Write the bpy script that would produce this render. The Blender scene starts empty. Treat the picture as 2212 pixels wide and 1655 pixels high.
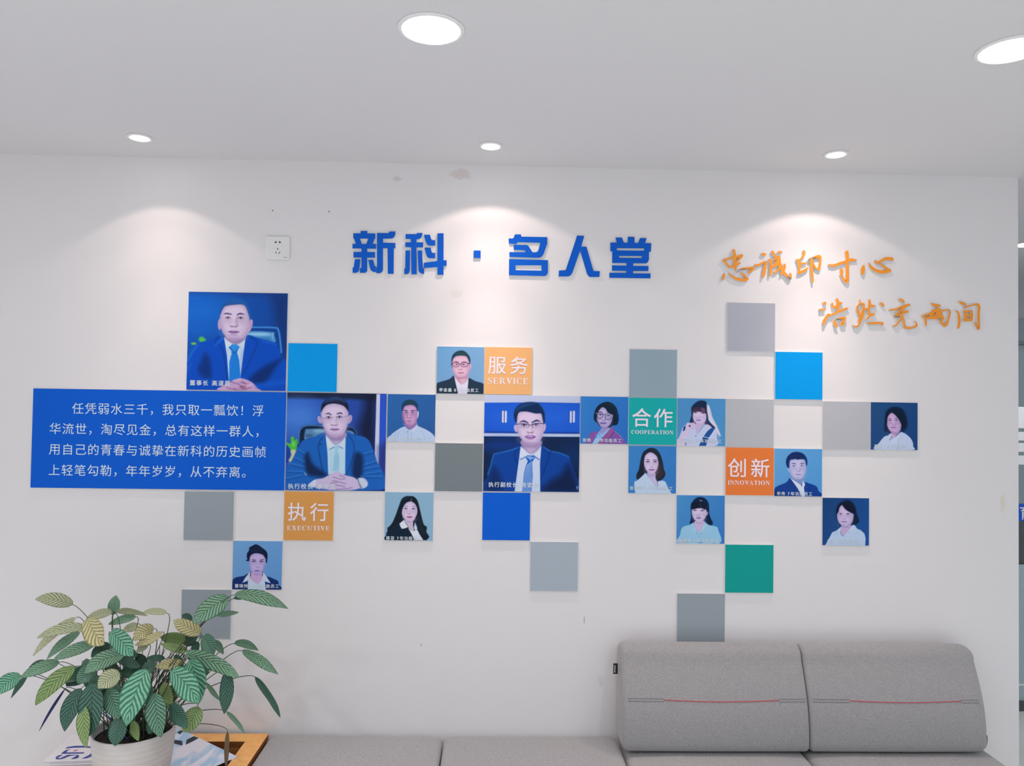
import bpy, bmesh, math, random
import numpy as np
from mathutils import Vector, Matrix
from mathutils.geometry import tessellate_polygon

# ------------------------------------------------------------------ camera, world, exposure
SC = bpy.context.scene
COL = SC.collection
IW, IH, FPX = 2212, 1655, 1640.0
CAM_C = np.array([0.727415, -2.720389, 1.640593])
YAW, PITCH, ROLL = 0.026777, 0.025014, 0.014965
def cam_axes():
    cy, sy, cp, sp = math.cos(YAW), math.sin(YAW), math.cos(PITCH), math.sin(PITCH)
    cr, sr = math.cos(ROLL), math.sin(ROLL)
    f = np.array([sy*cp, cy*cp, sp]); r0 = np.array([cy, -sy, 0.0]); u0 = np.cross(r0, f)
    return cr*r0 + sr*u0, -sr*r0 + cr*u0, f
CR, CU, CF = cam_axes()
cam_data = bpy.data.cameras.new('camera')
cam = bpy.data.objects.new('camera', cam_data); COL.objects.link(cam)
cam_data.sensor_width = 36.0; cam_data.lens = 36.0*FPX/IW
cam_data.clip_start = 0.05; cam_data.clip_end = 60
M3 = Matrix((CR, CU, -CF)).transposed()
cam.matrix_world = Matrix.Translation(CAM_C) @ M3.to_4x4()
SC.camera = cam

SC.view_settings.view_transform = 'Standard'
SC.view_settings.look = 'None'
SC.view_settings.gamma = 1.0
SC.view_settings.use_curve_mapping = False
SC.view_settings.exposure = 0.0
SC.cycles.use_denoising = True
SC.cycles.max_bounces = 8
SC.cycles.diffuse_bounces = 5
SC.cycles.sample_clamp_indirect = 4.0

WORLD_COL = (0.85, 0.92, 1.0); WORLD_S = 0.64
wd = bpy.data.worlds.new('world'); SC.world = wd; wd.use_nodes = True
bg = wd.node_tree.nodes['Background']
bg.inputs[0].default_value = (*WORLD_COL, 1); bg.inputs[1].default_value = WORLD_S

CEIL = 2.493
SPOT_X = (-0.442, 0.712, 1.875); SPOT_Y = -0.212
SPOT_BEAM = ((109, 1.9, 5.0, 10.0), (119, 3.1, 8.5, 24.0), (119, 3.1, 8.5, 24.0))   # cone of the wide beam, watts of the wide, the narrow and the downward beam
SPOT_COL = (1.0, 0.79, 0.71)
DOWN_POS = [(0.576, -0.995), (1.945, -0.975), (-0.80, -0.987)]
REAR_POS = [(x, y) for y in (-2.35, -3.7) for x in (-1.6, -0.80, 0.576, 1.945, 3.3)]; REAR_W = 61.0
DOWN_S = 36.0
DOWN_COL = (0.955, 0.985, 1.0)

# ------------------------------------------------------------------ helpers
def ray(px, py):
    return CF + CR*(px - IW/2)/FPX - CU*(py - IH/2)/FPX
def on_wall(px, py, Y=0.0):          # the point at depth plane Y that a pixel of the photograph shows
    d = ray(px, py); return Vector(CAM_C + d*((Y - CAM_C[1])/d[1]))
def on_level(px, py, z):
    d = ray(px, py); return Vector(CAM_C + d*((z - CAM_C[2])/d[2]))

def lin(c):
    return tuple(((v/255.0)/12.92 if v/255.0 <= 0.04045 else ((v/255.0+0.055)/1.055)**2.4) for v in c)
ILLUM = 0.81                          # light the wall's prints were seen under: display colour -> ink colour
def ink(c):
    return tuple(min(0.9, v/ILLUM) for v in lin(c))

MATS = {}
def mat(name, col, rough=0.6, spec=0.3, emit=None, metal=0.0, trans=0.0, bump=None, noise=None):
    if name in MATS: return MATS[name]
    m = bpy.data.materials.new(name); m.use_nodes = True
    nt = m.node_tree; b = nt.nodes['Principled BSDF']
    b.inputs['Base Color'].default_value = (*col, 1); b.inputs['Roughness'].default_value = rough
    b.inputs['Specular IOR Level'].default_value = spec; b.inputs['Metallic'].default_value = metal
    b.inputs['Transmission Weight'].default_value = trans
    if emit:
        b.inputs['Emission Color'].default_value = (*emit[0], 1); b.inputs['Emission Strength'].default_value = emit[1]
    if noise or bump:
        tc = nt.nodes.new('ShaderNodeTexCoord')
    if noise:                          # (scale, second colour, contrast)
        n = nt.nodes.new('ShaderNodeTexNoise'); n.inputs['Scale'].default_value = noise[0]; n.inputs['Detail'].default_value = 4
        nt.links.new(tc.outputs['Object'], n.inputs['Vector'])
        r = nt.nodes.new('ShaderNodeValToRGB'); r.color_ramp.elements[0].position = 0.5-noise[2]; r.color_ramp.elements[1].position = 0.5+noise[2]
        r.color_ramp.elements[0].color = (*noise[1], 1); r.color_ramp.elements[1].color = (*col, 1)
        nt.links.new(n.outputs['Fac'], r.inputs['Fac']); nt.links.new(r.outputs['Color'], b.inputs['Base Color'])
    if bump:                           # (scale, strength)
        n2 = nt.nodes.new('ShaderNodeTexNoise'); n2.inputs['Scale'].default_value = bump[0]; n2.inputs['Detail'].default_value = 3
        nt.links.new(tc.outputs['Object'], n2.inputs['Vector'])
        bp = nt.nodes.new('ShaderNodeBump'); bp.inputs['Strength'].default_value = bump[1]; bp.inputs['Distance'].default_value = 0.002
        nt.links.new(n2.outputs['Fac'], bp.inputs['Height']); nt.links.new(bp.outputs['Normal'], b.inputs['Normal'])
    MATS[name] = m
    return m

def tag(o, label=None, cat=None, group=None, kind=None):
    if label: o['label'] = label
    if cat: o['category'] = cat
    if group: o['group'] = group
    if kind: o['kind'] = kind
    return o
def empty(name, loc, label, cat, group=None, rotz=0.0):
    o = bpy.data.objects.new(name, None); COL.objects.link(o); o.location = loc; o.rotation_euler = (0, 0, rotz)
    o.empty_display_size = 0.05
    return tag(o, label, cat, group)
def link(name, me, mats, parent=None, smooth=False, loc=None):
    o = bpy.data.objects.new(name, me); COL.objects.link(o)
    for m in (mats if isinstance(mats, (list, tuple)) else [mats]): me.materials.append(m)
    if smooth:
        for p in me.polygons: p.use_smooth = True
    if parent: o.parent = parent
    if loc is not None: o.location = loc
    return o
class MB:                              # collects verts and faces for ONE mesh
    def __init__(s): s.v = []; s.f = []; s.mi = []
    def add(s, v, f, mi=0):
        b = len(s.v); s.v += [tuple(p) for p in v]; s.f += [tuple(i+b for i in q) for q in f]; s.mi += [mi]*len(f)
        return s
    def box(s, a, b, mi=0):
        x0, y0, z0 = a; x1, y1, z1 = b
        v = [(x0,y0,z0),(x1,y0,z0),(x1,y1,z0),(x0,y1,z0),(x0,y0,z1),(x1,y0,z1),(x1,y1,z1),(x0,y1,z1)]
        return s.add(v, [(0,3,2,1),(4,5,6,7),(0,1,5,4),(1,2,6,5),(2,3,7,6),(3,0,4,7)], mi)
    def lathe(s, prof, c=(0,0,0), n=40, mi=0, closed=False):
        v = []; f = []
        for r, z in prof:
            for k in range(n):
                a = 2*math.pi*k/n; v.append((c[0]+r*math.cos(a), c[1]+r*math.sin(a), c[2]+z))
        L = len(prof)
        for i in range(L-1 if not closed else L):
            j = (i+1) % L
            for k in range(n): f.append((i*n+k, i*n+(k+1) % n, j*n+(k+1) % n, j*n+k))
        return s.add(v, f, mi)
    def disc(s, r, z, c=(0,0,0), n=40, mi=0, up=True):
        v = [(c[0]+r*math.cos(2*math.pi*k/n), c[1]+r*math.sin(2*math.pi*k/n), c[2]+z) for k in range(n)]
        return s.add(v, [tuple(range(n)) if up else tuple(range(n-1, -1, -1))], mi)
    def tube(s, pts, r, n=6, mi=0, caps=True):
        pts = [Vector(p) for p in pts]; v = []; f = []; L = len(pts)
        rr = r if isinstance(r, (list, tuple)) else [r]*L
        ref = Vector((0.3, 0.5, 0.81)).normalized()
        for i, p in enumerate(pts):
            t = (pts[min(i+1, L-1)] - pts[max(i-1, 0)]).normalized()
            a = t.cross(ref)
            if a.length < 1e-3: a = t.cross(Vector((1, 0, 0)))
            a.normalize(); b = t.cross(a)
            for k in range(n):
                w = 2*math.pi*k/n; v.append(p + (a*math.cos(w) + b*math.sin(w))*rr[i])
        for i in range(L-1):
            for k in range(n): f.append((i*n+k, i*n+(k+1) % n, (i+1)*n+(k+1) % n, (i+1)*n+k))
        if caps: f += [tuple(range(n-1, -1, -1)), tuple((L-1)*n+k for k in range(n))]
        return s.add(v, f, mi)
    def prism(s, loops, y0, y1, mi=0, mside=1):   # loops of (x, z), first outer then holes; front face at y0, back at y1
        loops = [[Vector((x, z, 0)) for x, z in l] for l in loops]
        flat = [p for l in loops for p in l]
        tri = tessellate_polygon(loops)
        fr = []
        for a, b, c in tri:
            A, B, C = flat[a], flat[b], flat[c]
            if (B-A).cross(C-A).z < 0: a, c = c, a
            fr.append((a, b, c))
        n = len(flat)
        base = len(s.v)
        s.v += [(p.x, y0, p.y) for p in flat] + [(p.x, y1, p.y) for p in flat]
        s.f += [tuple(i+base for i in t) for t in fr]; s.mi += [mi]*len(fr)
        k = 0
        for l in loops:
            m = len(l)
            for i in range(m):
                j = (i+1) % m
                s.f.append((base+k+i, base+k+j, base+n+k+j, base+n+k+i)); s.mi.append(mside)
            k += m
        return s
    def mesh(s, name, fixn=False):
        me = bpy.data.meshes.new(name); me.from_pydata(s.v, [], s.f)
        for p, i in zip(me.polygons, s.mi): p.material_index = i
        if fixn:
            bm = bmesh.new(); bm.from_mesh(me); bmesh.ops.recalc_face_normals(bm, faces=bm.faces); bm.to_mesh(me); bm.free()
        me.update(); return me
    def build(s, name, mats, parent=None, smooth=False, fixn=True, loc=None):
        return link(name, s.mesh(name, fixn), mats, parent, smooth, loc)
def bevel(o, w, seg=2):
    b = o.modifiers.new('bevel', 'BEVEL'); b.width = w; b.segments = seg; b.limit_method = 'ANGLE'
    return o
def catmull(pts, n=4, closed=False):
    P = [np.array(p, float) for p in pts]; out = []; L = len(P)
    for i in range(L if closed else L-1):
        p0 = P[(i-1) % L] if closed or i > 0 else P[0]
        p1 = P[i]; p2 = P[(i+1) % L]
        p3 = P[(i+2) % L] if closed or i+2 < L else P[-1]
        for k in range(n):
            t = k/n
            out.append(0.5*((2*p1) + (-p0+p2)*t + (2*p0-5*p1+4*p2-p3)*t*t + (-p0+3*p1-3*p2+p3)*t**3))
    if not closed: out.append(P[-1])
    return out
def brush(pts, n=4):                   # centreline (x, y, width) -> outline polygon with rounded ends
    c = catmull(pts, n); L = len(c); left = []; right = []
    for i in range(L):
        t = c[min(i+1, L-1)][:2] - c[max(i-1, 0)][:2]; t = t/(np.linalg.norm(t)+1e-9)
        nrm = np.array([-t[1], t[0]]); w = max(c[i][2], 4)/2
        left.append(c[i][:2]+nrm*w); right.append(c[i][:2]-nrm*w)
    def cap(p, t, w):
        nrm = np.array([-t[1], t[0]])
        return [p + t*w*math.sin(a) + nrm*w*math.cos(a) for a in (math.pi/4, math.pi/2, 3*math.pi/4)]
    t0 = c[0][:2]-c[1][:2]; t0 = t0/(np.linalg.norm(t0)+1e-9); t1 = c[-1][:2]-c[-2][:2]; t1 = t1/(np.linalg.norm(t1)+1e-9)
    e = cap(c[-1][:2], t1, max(c[-1][2], 4)/2); b = cap(c[0][:2], t0, max(c[0][2], 4)/2)
    return left + e + right[::-1] + b

# printed glyphs from Blender's own built-in type
_GL = {}
def glyph(ch, bold):
    k = (ch, bold)
    if k not in _GL:
        c = bpy.data.curves.new('glyph', 'FONT'); c.body = ch; c.resolution_u = 3; c.fill_mode = 'FRONT'
        o = bpy.data.objects.new('glyph', c); COL.objects.link(o)
        dg = bpy.context.evaluated_depsgraph_get(); dg.update()
        me = o.evaluated_get(dg).to_mesh()
        _GL[k] = ([(v.co.x, v.co.y) for v in me.vertices], [tuple(p.vertices) for p in me.polygons])
        o.evaluated_get(dg).to_mesh_clear()
        bpy.data.objects.remove(o); bpy.data.curves.remove(c)
    return _GL[k]
def print_glyphs(mb, items, y):        # items: (char, x, z of the baseline, size, bold)
    for ch, x, z, s, bold in items:
        if ch == ' ': continue
        v, f = glyph(ch, 0)
        for n_, (dx, dz) in enumerate(((0, 0),) if bold <= 0 else ((-bold, -bold), (bold, -bold), (-bold, bold), (bold, bold), (0, 0))):
            mb.add([(x+(a+dx)*s, y-0.00008*n_, z+(b+dz)*s) for a, b in v], f)

# ------------------------------------------------------------------ the room
def wall_material():
    m = bpy.data.materials.new('wall_paint'); m.use_nodes = True; nt = m.node_tree; b = nt.nodes['Principled BSDF']
    b.inputs['Roughness'].default_value = 0.85; b.inputs['Specular IOR Level'].default_value = 0.15
    tc = nt.nodes.new('ShaderNodeTexCoord')
    prev = None
    base = (0.80, 0.780, 0.787)
    # scuffs and stains with a place of their own: (x, z, half width, half height, colour, strength)
    spots = []
    for px, py, rx, ry, c, s in ((995, 377, 24, 12, (0.62, 0.52, 0.48), 0.5), (985, 634, 16, 9, (0.70, 0.62, 0.55), 0.35), (858, 386, 12, 5, (0.55, 0.52, 0.5), 0.5),
                                 (2166, 1085, 6, 22, (0.72, 0.66, 0.5), 0.5), (1262, 1340, 1.6, 9, (0.4, 0.4, 0.4), 0.7), (910, 1393, 1.6, 4, (0.4, 0.4, 0.42), 0.7),
                                 (589, 455, 1.8, 1.8, (0.2, 0.2, 0.2), 1.0), (711, 457, 1.8, 1.8, (0.2, 0.2, 0.2), 1.0)):
        p = on_wall(px, py); spots.append((p.x, p.z, rx*0.00166, ry*0.00166, c, s))
    col = nt.nodes.new('ShaderNodeRGB'); col.outputs[0].default_value = (*base, 1); prev = col.outputs[0]
    sep = nt.nodes.new('ShaderNodeSeparateXYZ'); nt.links.new(tc.outputs['Object'], sep.inputs[0])
    nz = nt.nodes.new('ShaderNodeTexNoise'); nz.inputs['Scale'].default_value = 60; nt.links.new(tc.outputs['Object'], nz.inputs['Vector'])
    def math_(op, a, bb):
        n = nt.nodes.new('ShaderNodeMath'); n.operation = op
        for i, q in enumerate((a, bb)):
            if isinstance(q, (int, float)): n.inputs[i].default_value = q
            else: nt.links.new(q, n.inputs[i])
        return n.outputs[0]
    for x, z, rx, rz, c, s in spots:
        dx = math_('DIVIDE', math_('SUBTRACT', sep.outputs[0], x), rx); dz = math_('DIVIDE', math_('SUBTRACT', sep.outputs[2], z), rz)
        d = math_('SQRT', math_('ADD', math_('MULTIPLY', dx, dx), math_('MULTIPLY', dz, dz)), 0)
        d = math_('ADD', d, math_('MULTIPLY', math_('SUBTRACT', nz.outputs['Fac'], 0.5), 1.6 if rx > 0.006 and rz > 0.006 else 0.0))
        fac = math_('MULTIPLY', math_('MINIMUM', math_('MAXIMUM', math_('MULTIPLY', math_('SUBTRACT', 1.15, d), 2.0), 0), 1), s)
        mx = nt.nodes.new('ShaderNodeMixRGB'); nt.links.new(fac, mx.inputs[0]); nt.links.new(prev, mx.inputs[1]); mx.inputs[2].default_value = (*c, 1)
        prev = mx.outputs[0]
    nt.links.new(prev, b.inputs['Base Color'])
    n2 = nt.nodes.new('ShaderNodeTexNoise'); n2.inputs['Scale'].default_value = 220; nt.links.new(tc.outputs['Object'], n2.inputs['Vector'])
    bp = nt.nodes.new('ShaderNodeBump'); bp.inputs['Strength'].default_value = 0.06; bp.inputs['Distance'].default_value = 0.001
    nt.links.new(n2.outputs['Fac'], bp.inputs['Height']); nt.links.new(bp.outputs['Normal'], b.inputs['Normal'])
    return m
WALL_M = wall_material()
PAINT = mat('white_paint', (0.80, 0.78, 0.787), 0.85, 0.15)
CEILM = mat('ceiling_paint', (0.74, 0.735, 0.745), 0.9, 0.1)
def struct(name, mb, m):
    return tag(mb.build(name, m), kind='structure')
XL, XR, YB, YF = -2.6, 2.650, -5.2, 4.2
struct('wall_back', MB().box((XL, 0, 0), (XR, 0.16, CEIL)), WALL_M)
struct('wall_left', MB().box((XL-0.12, YB, 0), (XL, 0.16, CEIL)), PAINT)
FLOORM = mat('floor_tile', (0.78, 0.76, 0.74), 0.3, 0.5, noise=(3.0, (0.72, 0.70, 0.68), 0.2))
struct('floor', MB().box((XL-0.12, YB, -0.08), (6.5, YF+0.1, 0)), FLOORM)
struct('ceiling', MB().box((XL-0.12, YB, CEIL), (6.5, YF+0.1, CEIL+0.08)), CEILM)
struct('wall_far', MB().box((XR, YF, 0), (6.5, YF+0.1, CEIL)), mat('far_wall_paint', (0.45, 0.52, 0.56), 0.8, 0.2))
struct('baseboard_back', MB().box((XL, -0.012, 0), (XR, -0.0005, 0.08)), mat('baseboard_grey', (0.35, 0.35, 0.36), 0.5))

# glass partition of the room across the corridor, seen past the right end of the wall
PY = 1.405
def pz(py): return on_wall(2206, py, PY).z
gp = empty('glass_partition', (4.2, PY, 0), 'frosted glass partition with white stripes beyond the right end of the wall', 'partition')
FRM = mat('dark_metal_frame', (0.10, 0.12, 0.13), 0.4, 0.5, metal=0.6)
GLASS = mat('clear_glass', (0.80, 0.90, 0.90), 0.03, 0.5, trans=0.98)
FROST = mat('frosted_film', (0.90, 0.92, 0.93), 0.6, 0.3)
X0 = on_wall(2196, 900, PY).x - 1.1; X1 = X0 + 3.0
def gpart(name, a, b, m):
    mb = MB().box((a[0]-4.2, a[1]-PY, a[2]), (b[0]-4.2, b[1]-PY, b[2])); return mb.build(name, m, gp)
gpart('glass_pane', (X0, PY-0.005, 0.05), (X1, PY+0.005, pz(745)-0.02), GLASS)
gpart('top_rail', (X0, PY-0.03, pz(745)), (X1, PY+0.03, pz(737)), FRM)
gpart('bottom_rail', (X0, PY-0.03, 0.001), (X1, PY+0.03, 0.05), FRM)
gpart('middle_rail', (X0, PY-0.012, pz(1479.5)), (X1, PY+0.012, pz(1476.5)), FROST)
for xx in (X0-0.04, X1): gpart('post', (xx, PY-0.03, 0.001), (xx+0.04, PY+0.03, pz(737)), FRM)
for ya, yb in ((879, 925), (933, 951.5), (957, 976), (984, 1003.5)):
    gpart('frosted_stripe', (X0, PY-0.009, pz(yb)), (X1, PY-0.0065, pz(ya)), FROST)
gpart('frosted_panel', (X0, PY-0.009, pz(1520)), (X1, PY-0.0065, pz(1219)), mat('frosted_teal', (0.42, 0.55, 0.58), 0.6, 0.3))
bs = empty('blue_wall_sign', (4.2, PY, 0), 'blue sign strip with a white character on the glass partition', 'sign')
mb = MB().box((X0-4.2, -0.026, pz(1124)), (X1-4.2, -0.0105, pz(1088)))
mb.build('sign_board', mat('sign_blue', ink((20, 80, 190)), 0.4), bs)
mb = MB(); h = pz(1091)-pz(1122)
px0 = on_wall(2201.5, 1106, PY-0.027).x
print_glyphs(mb, [('育', px0-4.2, pz(1122)+0.12*h, h*1.02, 0.012)], -0.0275)
mb.build('sign_lettering', mat('letter_white', (0.85, 0.87, 0.9), 0.5), bs, fixn=False)
# dark cupboard standing behind the glass
cb = empty('dark_cabinet', (4.6, 2.3, 0), 'dark cabinet standing behind the glass partition at the right edge', 'cabinet')
DK = mat('dark_cabinet_paint', (0.03, 0.04, 0.05), 0.5)
MB().box((-1.2, -0.2, 0.0), (1.2, 0.2, on_wall(2206, 1126, 2.1).z)).build('body', DK, cb)
for k in range(4): MB().box((-1.19+0.6*k, -0.218, 0.05), (-0.61+0.6*k, -0.2005, on_wall(2206, 1140, 2.1).z)).build('door', mat('cabinet_door', (0.05, 0.06, 0.07), 0.45), cb)

# ------------------------------------------------------------------ lamps in the ceiling
TRIM = mat('lamp_trim_white', (0.86, 0.86, 0.86), 0.35, 0.4)
LED = mat('led_diffuser', (0.9, 0.9, 0.9), 0.5, 0.2, emit=((0.985, 0.975, 1.0), DOWN_S))
LENS = mat('warm_lens', (0.9, 0.9, 0.9), 0.5, 0.2, emit=((1.0, 0.90, 0.84), 14.0))
def big_downlight(x, y, label):
    t = empty('round_downlight', (x, y, CEIL), label, 'ceiling light', 'large round downlights')
    R = 0.0662
    MB().lathe([(R, -0.002), (R+0.001, -0.0042), (R+0.005, -0.0040), (R+0.010, -0.0022), (R+0.0115, -0.0003), (R, -0.0003)], n=56, closed=True).build('trim_ring', TRIM, t, True)
    MB().lathe([(0.0005, -0.0058), (R*0.5, -0.0055), (R*0.9, -0.0045), (R, -0.003), (R, -0.0006), (0.0005, -0.0006)], n=56, closed=True).build('diffuser', LED, t, True)
    return t
dl = ['large white round downlight in the ceiling, above the middle of the blue title letters',
      'large white round downlight cut by the right edge of the photo', 'large round downlight left of the other two, over the plant']
for k, (x, y) in enumerate(REAR_POS):   # unseen lamps of the same kind, added to brighten floor, ceiling and seats
    t = big_downlight(x, y, 'added unseen round downlight in the %s row behind the viewer, %s' % (('near', 'far')[k//5], ('far left', 'left', 'middle', 'right', 'far right')[k % 5]))
    L = bpy.data.lights.new('down_beam', 'SPOT'); L.energy = REAR_W; L.color = DOWN_COL; L.spot_size = math.radians(140); L.spot_blend = 1.0; L.shadow_soft_size = 0.07
    lo = bpy.data.objects.new('down_beam', L); COL.objects.link(lo); lo.parent = t; lo.location = (0, 0, -0.03)
for (x, y), l in zip(DOWN_POS, dl): big_downlight(x, y, l)
bd = on_level(2205, 527, CEIL)
t = big_downlight(bd.x+0.05, bd.y, 'small distant round lamp before the glass partition at the right edge')
L = bpy.data.lights.new('down_beam', 'SPOT'); L.energy = 26.0; L.color = DOWN_COL; L.spot_size = math.radians(150); L.spot_blend = 1.0; L.shadow_soft_size = 0.07
lo = bpy.data.objects.new('down_beam', L); COL.objects.link(lo); lo.parent = t; lo.location = (0, 0, -0.03)

def small_spot(x, label, beam):
    t = empty('recessed_spotlight', (x, SPOT_Y, CEIL), label, 'ceiling light', 'small warm recessed spotlights')
    MB().lathe([(0.0285, -0.0003), (0.029, -0.004), (0.033, -0.0055), (0.039, -0.004), (0.0405, -0.0003)], n=40, closed=True).build('trim_ring', TRIM, t, True)
    MB().lathe([(0.0005, -0.0085), (0.014, -0.0075), (0.024, -0.005), (0.0278, -0.0025), (0.0278, -0.0003), (0.0005, -0.0003)], n=40, closed=True).build('lens', LENS, t, True)
    for nm, ang, bl, pw in (('wide_beam', beam[0], 0.16, beam[1]), ('narrow_beam', 96, 1.0, beam[2]), ('down_beam', 58, 1.0, beam[3])):
        L = bpy.data.lights.new(nm, 'SPOT'); L.energy = pw; L.color = SPOT_COL; L.spot_size = math.radians(ang); L.spot_blend = bl; L.shadow_soft_size = 0.012
        lo = bpy.data.objects.new(nm, L); COL.objects.link(lo); lo.parent = t; lo.location = (0, 0, -0.014)
for x, l, bm3 in zip(SPOT_X, ('small warm recessed spotlight at the left, above the left pool of light', 'small warm recessed spotlight in the middle, above the title letters',
                         'small warm recessed spotlight at the right, above the orange writing'), SPOT_BEAM):
    small_spot(x, l, bm3)

# ------------------------------------------------------------------ socket on the wall
c = on_wall(600.2, 537)
so = empty('wall_socket', (c.x, 0, c.z), 'white five-hole wall socket left of the blue title letters', 'socket')
def rrect(hx, hz, r, n=5):
    out = []
    for cx, cz, a0 in ((hx-r, hz-r, 0), (-hx+r, hz-r, 90), (-hx+r, -hz+r, 180), (hx-r, -hz+r, 270)):
        for k in range(n+1):
            a = math.radians(a0+90*k/n); out.append((cx+r*math.cos(a), cz+r*math.sin(a)))
    return out
S = 0.0432
SOCK = mat('socket_white_plastic', (0.80, 0.80, 0.80), 0.35, 0.4)
bevel(MB().prism([rrect(S, S-0.002, 0.006)], -0.008, -0.0003, 0, 0).build('cover_plate', SOCK, so), 0.002, 2)
mb = MB(); k = S/370.0
for pts in ([(-80, 185), (-28, 220), (-28, 150), (-80, 165)], [(110, 185), (50, 220), (50, 155), (110, 165)], [(5, 0), (28, 0), (28, -55), (5, -55)],
            [(-62, -125), (-45, -110), (-5, -160), (-25, -165)], [(80, -110), (98, -120), (62, -175), (45, -165)]):
    mb.prism([[((x)*k, z*k) for x, z in pts]], -0.0083, -0.0072, 0, 0)
mb.build('pin_slots', mat('slot_black', (0.02, 0.02, 0.02), 0.6), so)
MB().prism([[(195*k, -272*k), (300*k, -272*k), (300*k, -290*k), (195*k, -290*k)]], -0.0083, -0.0072, 0, 0).build('brand_mark', mat('mark_grey', (0.32, 0.33, 0.34), 0.6), so)

# ------------------------------------------------------------------ panels of the picture wall
TH = 0.0060                            # thickness of a board
EDGE = mat('board_edge_white', (0.80, 0.80, 0.80), 0.6)
def quad(tl, tr, br, bl):              # corner pixels -> wall rectangle x0, x1, z0, z1
    p = [on_wall(*q, -TH) for q in (tl, tr, br, bl)]
    return (p[0].x+p[3].x)/2, (p[1].x+p[2].x)/2, (p[2].z+p[3].z)/2, (p[0].z+p[1].z)/2
def board_mesh(x0, x1, z0, z1, y1=-0.0004):
    # a board with a thin white rim round its coloured face
    g, m = 0.0002, 0.0006
    w, h = (x1-x0-g)/2, (z1-z0-g)/2
    mb = MB(); a = [(-w, -h), (w, -h), (w, h), (-w, h)]; b = [(-w+m, -h+m), (w-m, -h+m), (w-m, h-m), (-w+m, h-m)]
    v = [(x, -TH+0.0004, z) for x, z in a]+[(x, -TH, z) for x, z in b]+[(x, y1, z) for x, z in a]
    mb.add(v, [(4, 5, 6, 7)], 0)
    mb.add(v, [(i, (i+1) % 4, 4+(i+1) % 4, 4+i) for i in range(4)]+[(8+i, 8+(i+1) % 4, (i+1) % 4, i) for i in range(4)]+[(11, 10, 9, 8)], 1)
    return mb
def ctr(r): return ((r[0]+r[1])/2, 0, (r[2]+r[3])/2)
def colour_tile(q, rgb, key, label):
    r = quad(*q); m = mat('tile_'+key, ink(rgb), 0.6, 0.1, bump=(900, 0.05))
    o = board_mesh(*r).build('colour_tile', [m, EDGE], loc=ctr(r)); tag(o, label, 'wall tile', 'plain coloured wall tiles'); return o
GREY, LGREY, DGREY = (142, 152, 160), (170, 172, 178), (112, 122, 126)
T = colour_tile
T(((622.3, 740.6), (729.7, 742.9), (727.7, 846.9), (620.6, 846.3)), (4, 145, 218), 'cyan', 'plain sky blue tile at the upper right of the large portrait with a raised chair')
T(((1674.6, 759.5), (1777.5, 761), (1776.8, 864.4), (1673.7, 862.4)), (2, 150, 220), 'cyan', 'plain sky blue tile below the orange writing, at the right')
T(((940.3, 957), (1043.1, 957.5), (1042.9, 1061.9), (937.4, 1061.9)), DGREY, 'dark_grey', 'darkest plain grey tile, left of the large portrait with the striped tie')
T(((1360.1, 754.4), (1463.1, 755), (1462, 858), (1358, 857.6)), (138, 156, 168), 'blue_grey', 'plain grey tile directly above the green COOPERATION tile')
T(((1568, 861.6), (1672, 862.6), (1671.6, 967.3), (1566.9, 965)), LGREY, 'light_grey', 'plain light grey tile directly above the orange INNOVATION tile')
T(((1776.8, 866.5), (1880.1, 867.8), (1879.9, 971.8), (1776.2, 970.5)), (172, 171, 180), 'light_grey', 'plain light grey tile left of the portrait at the far right')
T(((1571, 653), (1675, 655), (1674.5, 760), (1570, 758)), (160, 164, 174), 'pale_grey', 'plain grey tile highest on the wall, below the first line of orange writing')
T(((398.4, 1061), (506.4, 1062), (503.5, 1168), (395.7, 1167.2)), (140, 149, 156), 'grey', 'plain grey tile hanging under the blue text panel')
T(((393.1, 1272.3), (500.6, 1274.5), (497.5, 1381), (389, 1380)), (132, 141, 153), 'grey', 'plain grey tile half hidden behind the plant leaves')
T(((1042.7, 1063.6), (1145.8, 1064.1), (1145, 1168), (1041, 1167.4)), (10, 88, 196), 'royal_blue', 'plain royal blue tile under the large portrait with the striped tie')
T(((1145, 1170), (1249, 1171), (1248, 1277), (1145, 1277)), (157, 168, 178), 'pale_grey_blue', 'plain pale grey tile stepping down right of the royal blue tile')
T(((1566, 1176), (1671, 1177), (1671, 1281), (1566, 1281)), (18, 145, 138), 'teal', 'plain dark teal tile without writing')
T(((1462, 1282), (1566, 1282), (1566, 1388), (1462, 1387)), (126, 141, 155), 'grey', 'lowest plain grey tile, just above the grey sofa')

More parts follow.
